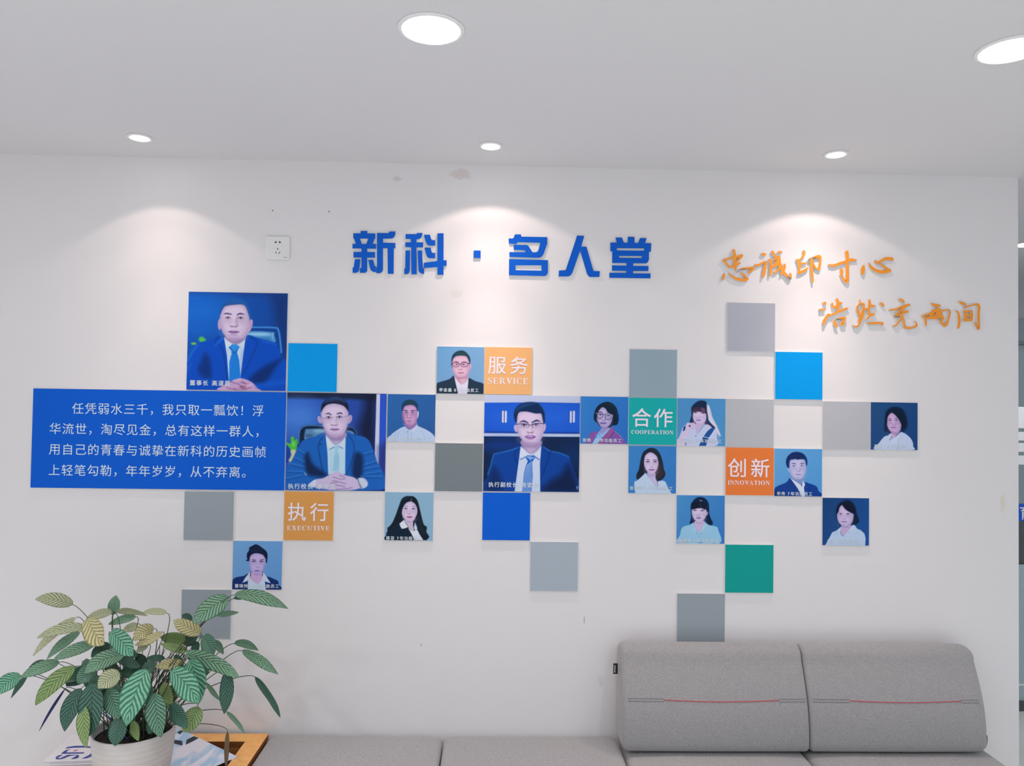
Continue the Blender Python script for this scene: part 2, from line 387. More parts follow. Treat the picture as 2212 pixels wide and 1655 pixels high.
# serif capitals of the word tiles: polygons on a cap height of 1
def ring(cx, cy, rx, ry, ix, iy, a0=0, a1=360, n=22):
    o = [(cx+rx*math.cos(math.radians(a0+(a1-a0)*k/n)), cy+ry*math.sin(math.radians(a0+(a1-a0)*k/n))) for k in range(n+1)]
    i = [(cx+ix*math.cos(math.radians(a0+(a1-a0)*k/n)), cy+iy*math.sin(math.radians(a0+(a1-a0)*k/n))) for k in range(n+1)]
    return [[o[k], o[k+1], i[k+1], i[k]] for k in range(n)]
def rc(x0, y0, x1, y1): return [(x0, y0), (x1, y0), (x1, y1), (x0, y1)]
def stem(x, w=0.17): return [rc(x, 0, x+w, 1), rc(x-0.07, 0, x+w+0.07, 0.05), rc(x-0.07, 0.95, x+w+0.07, 1)]
SERIF = {
 'I': (0.36, stem(0.10)),
 'E': (0.72, stem(0.10)+[rc(0.2, 0, 0.62, 0.06), rc(0.2, 0.94, 0.60, 1), rc(0.2, 0.48, 0.46, 0.54), [(0.62, 0), (0.68, 0.28), (0.63, 0.28), (0.52, 0.05)], [(0.60, 1), (0.62, 0.74), (0.57, 0.74), (0.48, 0.95)], rc(0.42, 0.38, 0.47, 0.64)]),
 'R': (0.80, stem(0.10)+[rc(0.2, 0.95, 0.42, 1), rc(0.2, 0.47, 0.42, 0.52)]+ring(0.40, 0.735, 0.25, 0.265, 0.09, 0.21, -90, 90, 12)+[[(0.36, 0.48), (0.54, 0.48), (0.80, 0.0), (0.60, 0.0)], rc(0.60, 0, 0.86, 0.05)]),
 'P': (0.70, stem(0.10)+[rc(0.2, 0.95, 0.40, 1), rc(0.2, 0.43, 0.40, 0.48)]+ring(0.38, 0.715, 0.27, 0.285, 0.10, 0.235, -90, 90, 12)),
 'V': (0.78, [[(0.06, 1), (0.26, 1), (0.50, 0.25), (0.43, -0.02), (0.38, -0.02)], [(0.38, -0.02), (0.44, -0.02), (0.72, 1), (0.64, 1)], rc(-0.01, 0.95, 0.34, 1), rc(0.54, 0.95, 0.80, 1)]),
 'A': (0.78, [[(0.36, 1.02), (0.42, 1.02), (0.73, 0), (0.52, 0)], [(0.36, 1.02), (0.40, 0.86), (0.14, 0), (0.06, 0)], rc(-0.01, 0, 0.25, 0.05), rc(0.44, 0, 0.80, 0.05), rc(0.18, 0.30, 0.56, 0.36)]),
 'C': (0.78, ring(0.42, 0.5, 0.40, 0.52, 0.21, 0.46, 48, 312)+[[(0.64, 1), (0.70, 1), (0.71, 0.66), (0.66, 0.66)]]),
 'O': (0.88, ring(0.42, 0.5, 0.42, 0.52, 0.22, 0.46, 0, 360, 28)),
 'T': (0.72, [rc(0.27, 0, 0.45, 1), rc(0.19, 0, 0.53, 0.05), rc(0.04, 0.94, 0.68, 1), [(0.04, 1), (0.10, 1), (0.05, 0.70), (0.01, 0.70)], [(0.62, 1), (0.68, 1), (0.71, 0.70), (0.67, 0.70)]]),
 'N': (0.84, [rc(0.10, 0, 0.16, 1), rc(0.66, 0, 0.72, 1), [(0.04, 1), (0.26, 1), (0.72, 0.12), (0.72, -0.02), (0.66, -0.02)], rc(0.0, 0, 0.26, 0.05), rc(0.56, 0.95, 0.82, 1), rc(0, 0.95, 0.2, 1)]),
 'X': (0.80, [[(0.06, 1), (0.28, 1), (0.74, 0), (0.52, 0)], [(0.62, 1), (0.70, 1), (0.18, 0), (0.10, 0)], rc(0, 0, 0.28, 0.05), rc(0.44, 0, 0.80, 0.05), rc(0, 0.95, 0.36, 1), rc(0.52, 0.95, 0.78, 1)]),
 'U': (0.82, [rc(0.10, 0.35, 0.28, 1), rc(0.64, 0.35, 0.70, 1), rc(0.02, 0.95, 0.36, 1), rc(0.54, 0.95, 0.80, 1)]+ring(0.40, 0.35, 0.30, 0.37, 0.20, 0.28, 180, 360, 14)),
}
def s_polys():
    c = catmull([(0.52, 0.74, .04), (0.48, 0.90, .06), (0.30, 0.97, .07), (0.13, 0.86, .13), (0.15, 0.68, .17), (0.32, 0.52, .20), (0.47, 0.36, .17), (0.48, 0.16, .12), (0.30, 0.03, .07), (0.12, 0.10, .06), (0.07, 0.28, .04)], 4)
    out = []; e = []
    for i in range(len(c)):
        t = c[min(i+1, len(c)-1)][:2]-c[max(i-1, 0)][:2]; t = t/np.linalg.norm(t); n = np.array([-t[1], t[0]])*c[i][2]/2
        e.append((c[i][:2]+n, c[i][:2]-n))
    for a, b in zip(e, e[1:]): out.append([tuple(a[0]), tuple(b[0]), tuple(b[1]), tuple(a[1])])
    return out + [rc(0.03, 0.0, 0.09, 0.30), rc(0.50, 0.70, 0.555, 1.0)]
SERIF['S'] = (0.62, s_polys())
def serif_word(mb, word, x0, x1, z, h, y, ls=0.10):
    total = sum(SERIF[c][0]+ls for c in word)-ls
    sx = (x1-x0)/total; x = x0
    for ch in word:
        w, polys = SERIF[ch]
        for k, p in enumerate(polys): mb.add([(x+a*sx, y-0.00005*(k % 6), z+b*h) for a, b in p], [tuple(range(len(p)))])
        x += (w+ls)*sx
CAPT = mat('caption_white', ink((196, 208, 216)), 0.6, 0.1)
WORDC = mat('word_white', ink((226, 212, 224)), 0.6, 0.1)
def word_tile(q, rgb, key, cn, en, label, cy=(0.17, 0.56), ey=(0.66, 0.79), ex=(0.08, 0.92), cx=(0.085, 0.545), cs=0.375):
    r = quad(*q); t = empty('word_tile', ctr(r), label, 'wall tile', 'tiles with a white word')
    m = mat('tile_'+key, ink(rgb), 0.6, 0.1, bump=(900, 0.05))
    board_mesh(*r).build('board', [m, EDGE], t)
    w, h = r[1]-r[0], r[3]-r[2]
    mb = MB(); s = cs*w*1.06
    for ch, fx in zip(cn, cx): print_glyphs(mb, [(ch, -w/2+fx*w-0.02*w, h/2-(cy[1]-0.035)*h, s, 0.008)], -TH-0.0006)
    mb.build('chinese_lettering', WORDC, t, fixn=False)
    mb = MB(); serif_word(mb, en, -w/2+ex[0]*w, -w/2+ex[1]*w, h/2-ey[1]*h, (ey[1]-ey[0])*h, -TH-0.0006)
    mb.build('english_lettering', WORDC, t, fixn=False)
word_tile(((1046.8, 749.4), (1149.9, 750.2), (1148.6, 852.7), (1046, 852)), (220, 166, 110), 'service_orange', '服务', 'SERVICE', 'pale orange word tile reading SERVICE, in the upper middle', cy=(0.19, 0.57), ey=(0.65, 0.78), ex=(0.07, 0.93))
word_tile(((614.1, 1061.8), (722.4, 1062), (719.3, 1168.5), (611.5, 1167.4)), (204, 144, 78), 'executive_orange', '执行', 'EXECUTIVE', 'ochre orange word tile reading EXECUTIVE, at the lower left', cy=(0.20, 0.60), ey=(0.70, 0.79), ex=(0.07, 0.93), cx=(0.09, 0.54), cs=0.365)
word_tile(((1358, 858.4), (1462.5, 859.5), (1461.6, 961.8), (1356.9, 961.2)), (24, 160, 160), 'cooperation_green', '合作', 'COOPERATION', 'green word tile reading COOPERATION', cy=(0.23, 0.62), ey=(0.69, 0.77), ex=(0.06, 0.93), cx=(0.085, 0.535), cs=0.385)
word_tile(((1567.1, 965.6), (1671.8, 968), (1671.4, 1071), (1566.7, 1069.9)), (216, 116, 58), 'innovation_orange', '创新', 'INNOVATION', 'deep orange word tile reading INNOVATION', cy=(0.23, 0.62), ey=(0.69, 0.78), ex=(0.05, 0.92), cx=(0.065, 0.535), cs=0.385)

# the long blue text panel
r = quad((71.7, 839), (619.6, 846.5), (614.2, 1060.2), (65, 1054))
tp = empty('text_panel', ctr(r), 'long royal blue panel with four lines of white Chinese text', 'sign')
board_mesh(*r).build('board', [mat('panel_blue', ink((12, 86, 192)), 0.6, 0.1), EDGE], tp)
cx_, _, cz_ = ctr(r)
for x0, y0, x1, y1, txt in ((154, 882, 543.5, 887, '任凭弱水三千，我只取一瓢饮！浮'), (105, 925.5, 549, 932, '华流世，淘尽见金，总有这样一群人，'),
                            (104, 970, 548.5, 976, '用自己的青春与诚挚在新科的历史画帧'), (103, 1015, 520.5, 1020, '上轻笔勾勒，年年岁岁，从不弃离。')):
    n = len(txt); mb = MB()
    for i, ch in enumerate(txt):
        px = x0+(x1-x0)*i/(n-1)+0.3; py = y0+(y1-y0)*i/(n-1)
        p = on_wall(px, py+10.6, -TH); s = 25.6*0.001660
        print_glyphs(mb, [(ch, p.x-cx_+0.001, p.z-cz_+0.001, s, 0)], -TH-0.0006)
        if ch in '，！。' or i == n-1:
            mb.build('text_phrase', mat('panel_text', ink((192, 210, 238)), 0.6, 0.1), tp, fixn=False); mb = MB()

# ------------------------------------------------------------------ printed portraits (flat prints, painted shape by shape)
class Print:
    def __init__(s, rect, n, bg):
        s.x0, s.x1, s.y0, s.y1 = rect; s.n = n
        gx = np.linspace(s.x0, s.x1, n); gy = np.linspace(s.y0, s.y1, n)
        s.X, s.Y = np.meshgrid(gx, gy)
        c0, c1 = np.array(bg[0], float), np.array(bg[1], float)   # left/top and right/bottom tones of the printed backdrop
        t = ((s.X-s.x0)/(s.x1-s.x0)*0.6+(s.Y-s.y0)/(s.y1-s.y0)*0.4)[..., None]
        s.I = c0*(1-t)+c1*t
        s.px = (s.x1-s.x0)/n
    def _mix(s, sl, al, col):
        s.I[sl] = s.I[sl]*(1-al[..., None])+np.array(col, float)*al[..., None]
    def _win(s, a, b, c, d, m):
        i0 = max(0, int((b-m-s.y0)/(s.y1-s.y0)*(s.n-1))); i1 = min(s.n, int((d+m-s.y0)/(s.y1-s.y0)*(s.n-1))+2)
        j0 = max(0, int((a-m-s.x0)/(s.x1-s.x0)*(s.n-1))); j1 = min(s.n, int((c+m-s.x0)/(s.x1-s.x0)*(s.n-1))+2)
        return (slice(i0, max(i0, i1)), slice(j0, max(j0, j1)))
    def poly(s, col, pts, b=0, smooth=True, a=1.0):
        P = np.array(catmull(pts, 4, True) if smooth else pts, float)
        b = max(b, s.px*0.6)
        sl = s._win(P[:, 0].min(), P[:, 1].min(), P[:, 0].max(), P[:, 1].max(), b*2)
        X, Y = s.X[sl], s.Y[sl]
        if X.size == 0: return s
        d2 = np.full(X.shape, 1e12); ins = np.zeros(X.shape, bool)
        Q = np.roll(P, -1, 0)
        for (ax, ay), (bx, by) in zip(P, Q):
            ex, ey = bx-ax, by-ay; L = ex*ex+ey*ey
            if L < 1e-9: continue
            t = np.clip(((X-ax)*ex+(Y-ay)*ey)/L, 0, 1)
            d2 = np.minimum(d2, (X-ax-t*ex)**2+(Y-ay-t*ey)**2)
            if ay != by:
                cr = ((ay > Y) != (by > Y)) & (X < (bx-ax)*(Y-ay)/(by-ay)+ax); ins ^= cr
        sd = np.where(ins, np.sqrt(d2), -np.sqrt(d2))
        s._mix(sl, np.clip(0.5+sd/(2*b), 0, 1)*a, col); return s
    def ell(s, col, cx, cy, rx, ry, b=0, a=1.0, rot=0):
        n = 20; c, q = math.cos(math.radians(rot)), math.sin(math.radians(rot))
        pts = []
        for k in range(n):
            u, v = rx*math.cos(2*math.pi*k/n), ry*math.sin(2*math.pi*k/n); pts.append((cx+u*c-v*q, cy+u*q+v*c))
        return s.poly(col, pts, b, False, a)
    def line(s, col, pts, w, b=0, a=1.0, smooth=True):
        P = [tuple(p) if len(p) == 3 else (*p, w) for p in pts]
        P = catmull(P, 4) if smooth and len(P) > 2 else [np.array(p, float) for p in P]
        A = np.array(P); b = max(b, s.px*0.6); m = A[:, 2].max()/2+b*2
        sl = s._win(A[:, 0].min(), A[:, 1].min(), A[:, 0].max(), A[:, 1].max(), m)
        X, Y = s.X[sl], s.Y[sl]
        if X.size == 0: return s
        sd = np.full(X.shape, -1e9)
        for p, q in zip(A, A[1:]):
            ex, ey = q[0]-p[0], q[1]-p[1]; L = ex*ex+ey*ey+1e-9
            t = np.clip(((X-p[0])*ex+(Y-p[1])*ey)/L, 0, 1)
            sd = np.maximum(sd, (p[2]+(q[2]-p[2])*t)/2-np.hypot(X-p[0]-t*ex, Y-p[1]-t*ey))
        s._mix(sl, np.clip(0.5+sd/(2*b), 0, 1)*a, col); return s
    def eye(s, x, y, w, dark=(45, 40, 70), lid=1.0, white=(205, 195, 215), tilt=0):
        s.ell((150, 130, 165), x, y-w*0.05, w*0.62, w*0.30, w*0.2, 0.45)
        s.ell(white, x, y+w*0.03, w*0.46, w*0.17, w*0.05, 0.8, tilt)
        s.ell(dark, x, y, w*0.19, w*0.19, w*0.05, 0.95)
        s.line(dark, [(x-w*0.52, y+w*0.05-tilt*0.3), (x-w*0.15, y-w*0.17), (x+w*0.2, y-w*0.17), (x+w*0.52, y+w*0.06+tilt*0.3)], w*0.11*lid, w*0.04, 0.9)
        return s
    def nose(s, x, y, w, col=(120, 85, 125)):
        s.ell((228, 214, 228), x-w*0.05, y-w*0.6, w*0.15, w*0.6, w*0.24, 0.22); s.ell(col, x+w*0.28, y-w*0.5, w*0.10, w*0.55, w*0.22, 0.22)
        s.line(col, [(x-w*0.5, y-w*0.08), (x-w*0.28, y+w*0.10), (x, y+w*0.04), (x+w*0.28, y+w*0.10), (x+w*0.5, y-w*0.08)], w*0.13, w*0.09, 0.6)
        s.ell(col, x-w*0.24, y+w*0.03, w*0.13, w*0.07, w*0.05, 0.7); s.ell(col, x+w*0.24, y+w*0.03, w*0.13, w*0.07, w*0.05, 0.7)
        return s
    def mouth(s, x, y, w, h, col=(150, 90, 150), dark=(90, 50, 110), a=0.85):
        s.poly(col, [(x-w/2, y), (x-w*0.2, y-h*0.42), (x, y-h*0.28), (x+w*0.2, y-h*0.42), (x+w/2, y), (x+w*0.22, y+h*0.5), (x-w*0.22, y+h*0.5)], h*0.12, True, a*0.72)
        s.line(dark, [(x-w/2, y), (x-w*0.15, y+h*0.04), (x+w*0.15, y+h*0.04), (x+w/2, y)], h*0.2, h*0.1, 0.8)
        return s
    def face(s, skin, pts, sh=None):      # head outline with a soft darker rim so the cheeks read as round
        sh = sh or tuple(v*0.84 for v in skin)
        A = np.array(pts, float); c = A.mean(0)
        s.poly(sh, pts, 8)
        R = s.x1-s.x0; wd_ = A[:, 0].max()-A[:, 0].min(); ht = A[:, 1].max()-A[:, 1].min()
        s.poly(skin, [tuple(c+(p-c)*0.90) for p in A], R*0.028)
        s.ell(sh, c[0]+wd_*0.36, c[1]+ht*0.10, wd_*0.10, ht*0.30, R*0.05, 0.45); s.ell(sh, c[0]-wd_*0.38, c[1]+ht*0.16, wd_*0.07, ht*0.24, R*0.04, 0.35)
        s.ell(tuple(min(255, v*1.05) for v in skin), c[0]-wd_*0.04, c[1]-ht*0.27, wd_*0.25, ht*0.12, R*0.05, 0.5)
        for q_ in (-1, 1): s.ell(tuple(min(255, v*1.04) for v in skin), c[0]+q_*wd_*0.20, c[1]+ht*0.14, wd_*0.11, ht*0.09, R*0.04, 0.5)
        s.ell(sh, c[0], c[1]+ht*0.345, wd_*0.12, ht*0.016, R*0.02, 0.5)
        for q_ in (-1, 1): s.ell(sh, c[0]+q_*wd_*0.19, c[1]-ht*0.035, wd_*0.14, ht*0.05, R*0.025, 0.45)
        return s
    def obj(s, parent, w, h):
        n = s.n; g = 0.0014
        xs = np.linspace(-w/2+g/2, w/2-g/2, n); zs = np.linspace(h/2-g/2, -h/2+g/2, n)
        XX, ZZ = np.meshgrid(xs, zs)
        co = np.stack([XX, np.full_like(XX, -TH-0.00025), ZZ], -1).reshape(-1, 3)
        i = np.arange(n*n).reshape(n, n)
        f = np.stack([i[1:, :-1], i[1:, 1:], i[:-1, 1:], i[:-1, :-1]], -1).reshape(-1, 4)
        me = bpy.data.meshes.new('portrait_print'); me.from_pydata(co.tolist(), [], f.tolist())
        v = np.clip(s.I/255.0, 0, 1); l = np.where(v <= 0.04045, v/12.92, ((v+0.055)/1.055)**2.4)/ILLUM
        l = np.clip(l, 0, 0.9).reshape(-1, 3)
        at = me.color_attributes.new('ink', 'FLOAT_COLOR', 'POINT')
        at.data.foreach_set('color', np.concatenate([l, np.ones((n*n, 1))], 1).astype(np.float32).ravel())
        return link('portrait_print', me, PRINTM, parent)
PRINTM = bpy.data.materials.new('photo_print'); PRINTM.use_nodes = True
_b = PRINTM.node_tree.nodes['Principled BSDF']; _b.inputs['Roughness'].default_value = 0.5; _b.inputs['Specular IOR Level'].default_value = 0.1
_a = PRINTM.node_tree.nodes.new('ShaderNodeVertexColor'); _a.layer_name = 'ink'
PRINTM.node_tree.links.new(_a.outputs['Color'], _b.inputs['Base Color'])
RIM = mat('print_rim_dark', ink((40, 70, 130)), 0.5)

def portrait(q, rect, n, bg, paint, caps, label, group, cap_px):
    r = quad(*q); t = empty('portrait_panel', ctr(r), label, 'portrait panel', group)
    board_mesh(*r).build('board', [EDGE, EDGE], t)
    P = Print(rect, n, bg); paint(P)
    w, h = r[1]-r[0], r[3]-r[2]
    P.obj(t, w, h)
    mb = MB(); k = w/(rect[1]-rect[0])
    for x, y, txt in caps:
        for ch in txt:
            adv = cap_px*(0.66 if ch in '0123456789' else 1.0)
            print_glyphs(mb, [(ch, -w/2+(x-rect[0])*k, h/2-(y-rect[2])*k, cap_px*0.90*k, 0.016)], -TH-0.0009); x += adv
    if mb.v: mb.build('caption', CAPT, t, fixn=False)

def blue_suit_chair(P):                # large: man in a blue suit, pale blue tie, leather chair
    P.poly((30, 60, 130), [(30, 0), (1650, 0), (1650, 90), (900, 70), (30, 60)], 60, False, 0.8)
    P.ell((25, 110, 205), 330, 330, 420, 300, 260, 0.6)
    P.poly((18, 45, 100), [(1380, 40), (1660, 40), (1660, 1100), (1540, 900), (1440, 420)], 110, False, 0.75)
    P.line((20, 95, 190), [(40, 640), (560, 660)], 60, 50, 0.4)
    P.ell((90, 190, 70), 265, 790, 45, 45, 18, 0.9); P.ell((120, 190, 60), 140, 860, 42, 20, 12, 0.9); P.ell((80, 180, 80), 300, 800, 40, 25, 16, 0.8)
    P.poly((16, 60, 140), [(1000, 570), (1440, 570), (1510, 620), (1560, 1080), (1420, 1080), (1000, 760)], 8)
    P.line((70, 145, 215), [(1030, 578), (1430, 578), (1500, 620), (1535, 800), (1555, 980)], 26, 10, 0.9)
    P.poly((75, 145, 200), [(1000, 650), (1400, 650), (1435, 700), (1430, 830), (1000, 760)], 14)
    P.ell((160, 205, 230), 1180, 690, 200, 26, 22, 0.8); P.ell((40, 90, 160), 1250, 770, 150, 30, 30, 0.6)
    P.line((150, 200, 230), [(1412, 670), (1405, 760)], 14, 8, 0.7)
    P.poly((8, 72, 180), [(10, 1610), (20, 1250), (110, 1020), (180, 870), (420, 790), (600, 720), (700, 900), (960, 900), (1000, 710), (1200, 760), (1480, 840), (1560, 1060), (1640, 1130), (1650, 1610)], 8)
    P.poly((10, 40, 100), [(250, 1180), (330, 1010), (410, 1130), (430, 1400), (300, 1400), (220, 1300)], 45, True, 0.75)
    P.poly((10, 38, 95), [(1060, 1400), (1300, 1200), (1560, 1080), (1500, 1180), (1300, 1480), (1120, 1480)], 45, True, 0.8)
    P.line((14, 45, 110), [(640, 760), (560, 740), (480, 830), (610, 960), (690, 1420)], 16, 12, 0.55)
    P.line((14, 45, 110), [(1000, 720), (1130, 780), (1150, 880), (960, 1330)], 20, 16, 0.5)
    P.line((30, 105, 210), [(500, 870), (600, 770)], 30, 22, 0.7); P.line((30, 105, 210), [(1250, 800), (1480, 850)], 30, 22, 0.5)
    P.line((40, 125, 215), [(60, 1130), (120, 1000), (200, 880)], 22, 20, 0.6); P.line((45, 120, 205), [(40, 1260), (120, 1180)], 14, 12, 0.6); P.line((45, 120, 205), [(20, 1340), (90, 1260)], 14, 12, 0.5)
    P.poly((182, 203, 228), [(625, 745), (800, 800), (975, 740), (945, 990), (900, 1420), (720, 1450), (680, 1050)], 6, False)
    P.poly((150, 178, 214), [(900, 960), (945, 960), (905, 1400), (890, 1380)], 10, False, 0.8)
    P.poly((196, 212, 232), [(632, 760), (770, 850), (675, 960)], 5, False); P.poly((188, 206, 228), [(970, 750), (820, 855), (945, 955)], 5, False)
    P.line((120, 150, 190), [(770, 852), (680, 955)], 7, 5, 0.7); P.line((120, 150, 190), [(825, 858), (942, 952)], 7, 5, 0.7)
    P.poly((26, 118, 205), [(760, 862), (830, 862), (880, 900), (840, 985), (880, 1120), (905, 1390), (880, 1460), (725, 1460), (720, 1150), (760, 980), (710, 910)], 6, False)
    P.poly((60, 150, 222), [(770, 865), (830, 865), (860, 905), (800, 975), (735, 910)], 10, False, 0.6)
    P.line((10, 60, 150), [(745, 985), (800, 995), (840, 975)], 12, 8, 0.6); P.line((15, 75, 170), [(712, 912), (760, 960)], 16, 8, 0.7)
    P.poly((145, 128, 165), [(650, 740), (960, 740), (900, 830), (800, 860), (700, 810)], 12)
    P.ell((178, 150, 190), 550, 540, 30, 90, 8); P.poly((196, 164, 196), [(1040, 460), (1080, 470), (1075, 560), (1040, 640), (1010, 640)], 8); P.line((130, 90, 140), [(1060, 490), (1050, 590)], 12, 8, 0.6)
    P.face((204, 188, 212), [(570, 330), (640, 225), (780, 195), (930, 210), (1010, 330), (1030, 460), (1025, 600), (985, 710), (900, 780), (780, 805), (680, 765), (600, 660), (560, 540), (555, 430)], (168, 146, 182))
    P.poly((28, 88, 165), [(545, 330), (570, 230), (660, 130), (790, 105), (920, 135), (1010, 230), (1050, 350), (1045, 460), (1010, 370), (960, 240), (900, 205), (780, 215), (650, 230), (590, 300), (560, 380)], 10)
    P.poly((40, 75, 120), [(620, 220), (760, 195), (900, 195), (950, 225), (880, 205), (760, 215), (640, 240)], 12, True, 0.7)
    P.line((60, 55, 100), [(615, 372, 8), (660, 360, 22), (735, 372, 14)], 18, 8); P.line((60, 55, 100), [(830, 378, 16), (880, 358, 24), (940, 372, 10)], 18, 8)
    P.eye(680, 432, 78); P.eye(885, 432, 84)
    P.line((150, 125, 165), [(835, 390), (820, 470), (840, 540)], 16, 18, 0.5); P.nose(780, 565, 125)
    P.mouth(780, 658, 170, 62, (140, 95, 160), (60, 35, 95)); P.ell((160, 130, 175), 770, 715, 80, 14, 14, 0.5)
    P.ell((150, 125, 170), 800, 780, 120, 26, 26, 0.6)
    P.poly((186, 152, 190), [(560, 1610), (640, 1530), (760, 1460), (890, 1410), (1000, 1430), (1100, 1480), (1190, 1570), (1200, 1612)], 8)
    for pts in ([(760, 1475), (860, 1500), (930, 1540)], [(830, 1440), (920, 1480), (990, 1500)], [(920, 1450), (1000, 1500), (1050, 1490)], [(690, 1570), (780, 1590), (850, 1600)], [(890, 1560), (980, 1580), (1080, 1560)], [(800, 1580), (900, 1600), (1010, 1590)]):
        P.line((112, 70, 125), pts, 13, 8, 0.75)
    P.ell((130, 60, 90), 950, 1550, 50, 18, 14, 0.7); P.ell((215, 190, 215), 860, 1450, 70, 20, 18, 0.6); P.ell((212, 186, 212), 1060, 1510, 50, 24, 18, 0.5)
    P.line((20, 90, 200), [(1190, 1530), (1400, 1490), (1640, 1460)], 60, 40, 0.7)

def glasses_chair(P):                  # large: man with thin glasses, hands folded, plant behind
    P.poly((26, 34, 58), [(0, 0), (1480, 0), (1480, 130), (1000, 110), (0, 110)], 30, False, 0.95)
    P.ell((70, 130, 210), 230, 420, 330, 260, 190, 0.75)
    P.poly((18, 24, 48), [(1280, 30), (1465, 30), (1455, 1000), (1200, 700), (1180, 560), (1260, 300)], 90, False, 0.85)
    P.poly((190, 196, 226), [(1470, 20), (1530, 20), (1528, 1300), (1460, 1000)], 5, False); P.poly((40, 80, 190), [(1530, 20), (1655, 20), (1655, 1400), (1530, 1300)], 6, False); P.poly((40, 40, 90), [(1530, 900), (1655, 800), (1655, 1600), (1530, 1400)], 90, False, 0.8)
    P.line((90, 140, 200), [(20, 1180), (200, 1180)], 14, 6, 0.6)
    P.poly((20, 60, 150), [(10, 900), (80, 920), (110, 1030), (90, 1150), (10, 1170)], 10)
    P.poly((70, 180, 60), [(20, 830), (110, 850), (105, 750), (160, 745), (165, 800), (210, 780), (200, 960), (150, 1000), (90, 920)], 10); P.poly((185, 190, 150), [(110, 960), (190, 960), (170, 1060), (120, 1150), (80, 1130), (120, 1040)], 12)
    P.ell((120, 205, 90), 150, 860, 28, 50, 16, 0.7)
    P.poly((14, 34, 66), [(225, 900), (240, 640), (300, 560), (420, 540), (640, 560), (640, 800), (250, 900)], 8); P.poly((14, 34, 66), [(990, 560), (1110, 575), (1165, 640), (1165, 720), (990, 700)], 8)
    P.line((70, 125, 185), [(235, 850), (245, 650), (310, 570), (420, 548), (620, 556)], 22, 8, 0.9); P.line((60, 110, 170), [(1010, 562), (1100, 580), (1155, 650), (1160, 700)], 18, 8, 0.8)
    P.poly((85, 130, 172), [(325, 780), (335, 640), (370, 610), (640, 610), (640, 700), (400, 760)], 10); P.ell((150, 190, 210), 560, 640, 90, 25, 25, 0.7); P.ell((30, 60, 100), 400, 720, 60, 24, 22, 0.6); P.poly((110, 150, 185), [(1000, 630), (1090, 640), (1120, 690), (1000, 690)], 12)
    P.poly((26, 92, 176), [(10, 1560), (20, 1350), (130, 1130), (260, 850), (320, 790), (500, 730), (650, 670), (760, 900), (920, 900), (990, 650), (1130, 690), (1340, 760), (1440, 960), (1500, 1130), (1610, 1330), (1640, 1560), (1300, 1600), (300, 1600)], 8)
    P.poly((14, 30, 66), [(330, 1080), (390, 1000), (470, 1180), (640, 1300), (700, 1380), (560, 1390), (380, 1340)], 40, True, 0.9); P.poly((14, 30, 66), [(1100, 1340), (1140, 1000), (1270, 1050), (1260, 1380), (1160, 1420)], 40, True, 0.85)
    P.line((12, 45, 105), [(655, 690), (560, 830), (600, 860), (550, 900), (640, 1340)], 14, 10, 0.8); P.line((12, 45, 105), [(1000, 660), (1110, 820), (1120, 1000), (1020, 1350)], 14, 10, 0.7)
    for pts in ([(180, 1080), (330, 1150)], [(120, 1180), (330, 1230)], [(80, 1300), (330, 1310)], [(240, 950), (330, 1010)], [(1300, 1180), (1480, 1120)], [(1290, 1250), (1530, 1200)], [(1290, 1330), (1560, 1290)], [(1290, 1000), (1440, 960)], [(60, 1420), (300, 1360)], [(1250, 1370), (1580, 1370)]):
        P.line((60, 130, 205), pts, 18, 16, 0.55); P.line((12, 50, 115), [(x, y+24) for x, y in pts], 14, 14, 0.55)
    P.line((170, 200, 225), [(340, 1330), (370, 1360)], 14, 8, 0.8)
    P.poly((176, 206, 226), [(665, 700), (830, 830), (985, 680), (990, 1340), (720, 1350), (700, 1000)], 6, False); P.poly((196, 214, 232), [(668, 720), (820, 870), (740, 935), (690, 890)], 5, False); P.poly((190, 208, 228), [(985, 690), (840, 870), (940, 915), (980, 860)], 5, False)
    P.line((90, 125, 165), [(738, 938), (800, 900)], 18, 8, 0.8); P.line((90, 125, 165), [(890, 890), (940, 918)], 18, 8, 0.8); P.line((130, 165, 190), [(765, 980), (760, 1320)], 6, 8, 0.5)
    P.poly((150, 194, 216), [(820, 870), (880, 870), (885, 920), (860, 965), (900, 1060), (895, 1290), (845, 1310), (780, 1290), (800, 1060), (815, 950)], 6, False)
    for k in range(9): P.line((104, 158, 194), [(800+8*k % 20, 1060+28*k), (880, 985+30*k)], 8, 6, 0.6)
    P.poly((150, 130, 172), [(670, 660), (985, 660), (960, 760), (830, 860), (720, 760)], 14)
    P.poly((170, 165, 196), [(760, 800), (900, 800), (840, 868)], 12, False)
    P.ell((184, 164, 200), 565, 455, 30, 62, 8, 1, -20); P.ell((184, 164, 200), 1045, 440, 36, 72, 8, 1, 15); P.line((110, 70, 125), [(1062, 400), (1040, 480)], 10, 7, 0.7); P.line((110, 70, 125), [(555, 425), (580, 480)], 9, 6, 0.6)
    P.face((206, 190, 216), [(590, 300), (660, 215), (800, 185), (950, 220), (1015, 310), (1020, 450), (1000, 580), (950, 680), (860, 730), (800, 735), (730, 705), (660, 630), (615, 520), (590, 410)], (172, 152, 190))
    P.poly((24, 30, 56), [(580, 300), (600, 190), (690, 95), (800, 70), (930, 100), (1010, 190), (1025, 310), (990, 270), (930, 215), (800, 185), (680, 205), (610, 280), (590, 330)], 8)
    P.poly((40, 75, 135), [(620, 180), (700, 95), (800, 72), (920, 100), (990, 180), (900, 130), (800, 120), (700, 140)], 16, True, 0.7)
    for k in range(9): P.line((95, 130, 180), [(660+34*k, 150-abs(4-k)*-6), (690+34*k, 105+abs(4-k)*10)], 7, 6, 0.5)
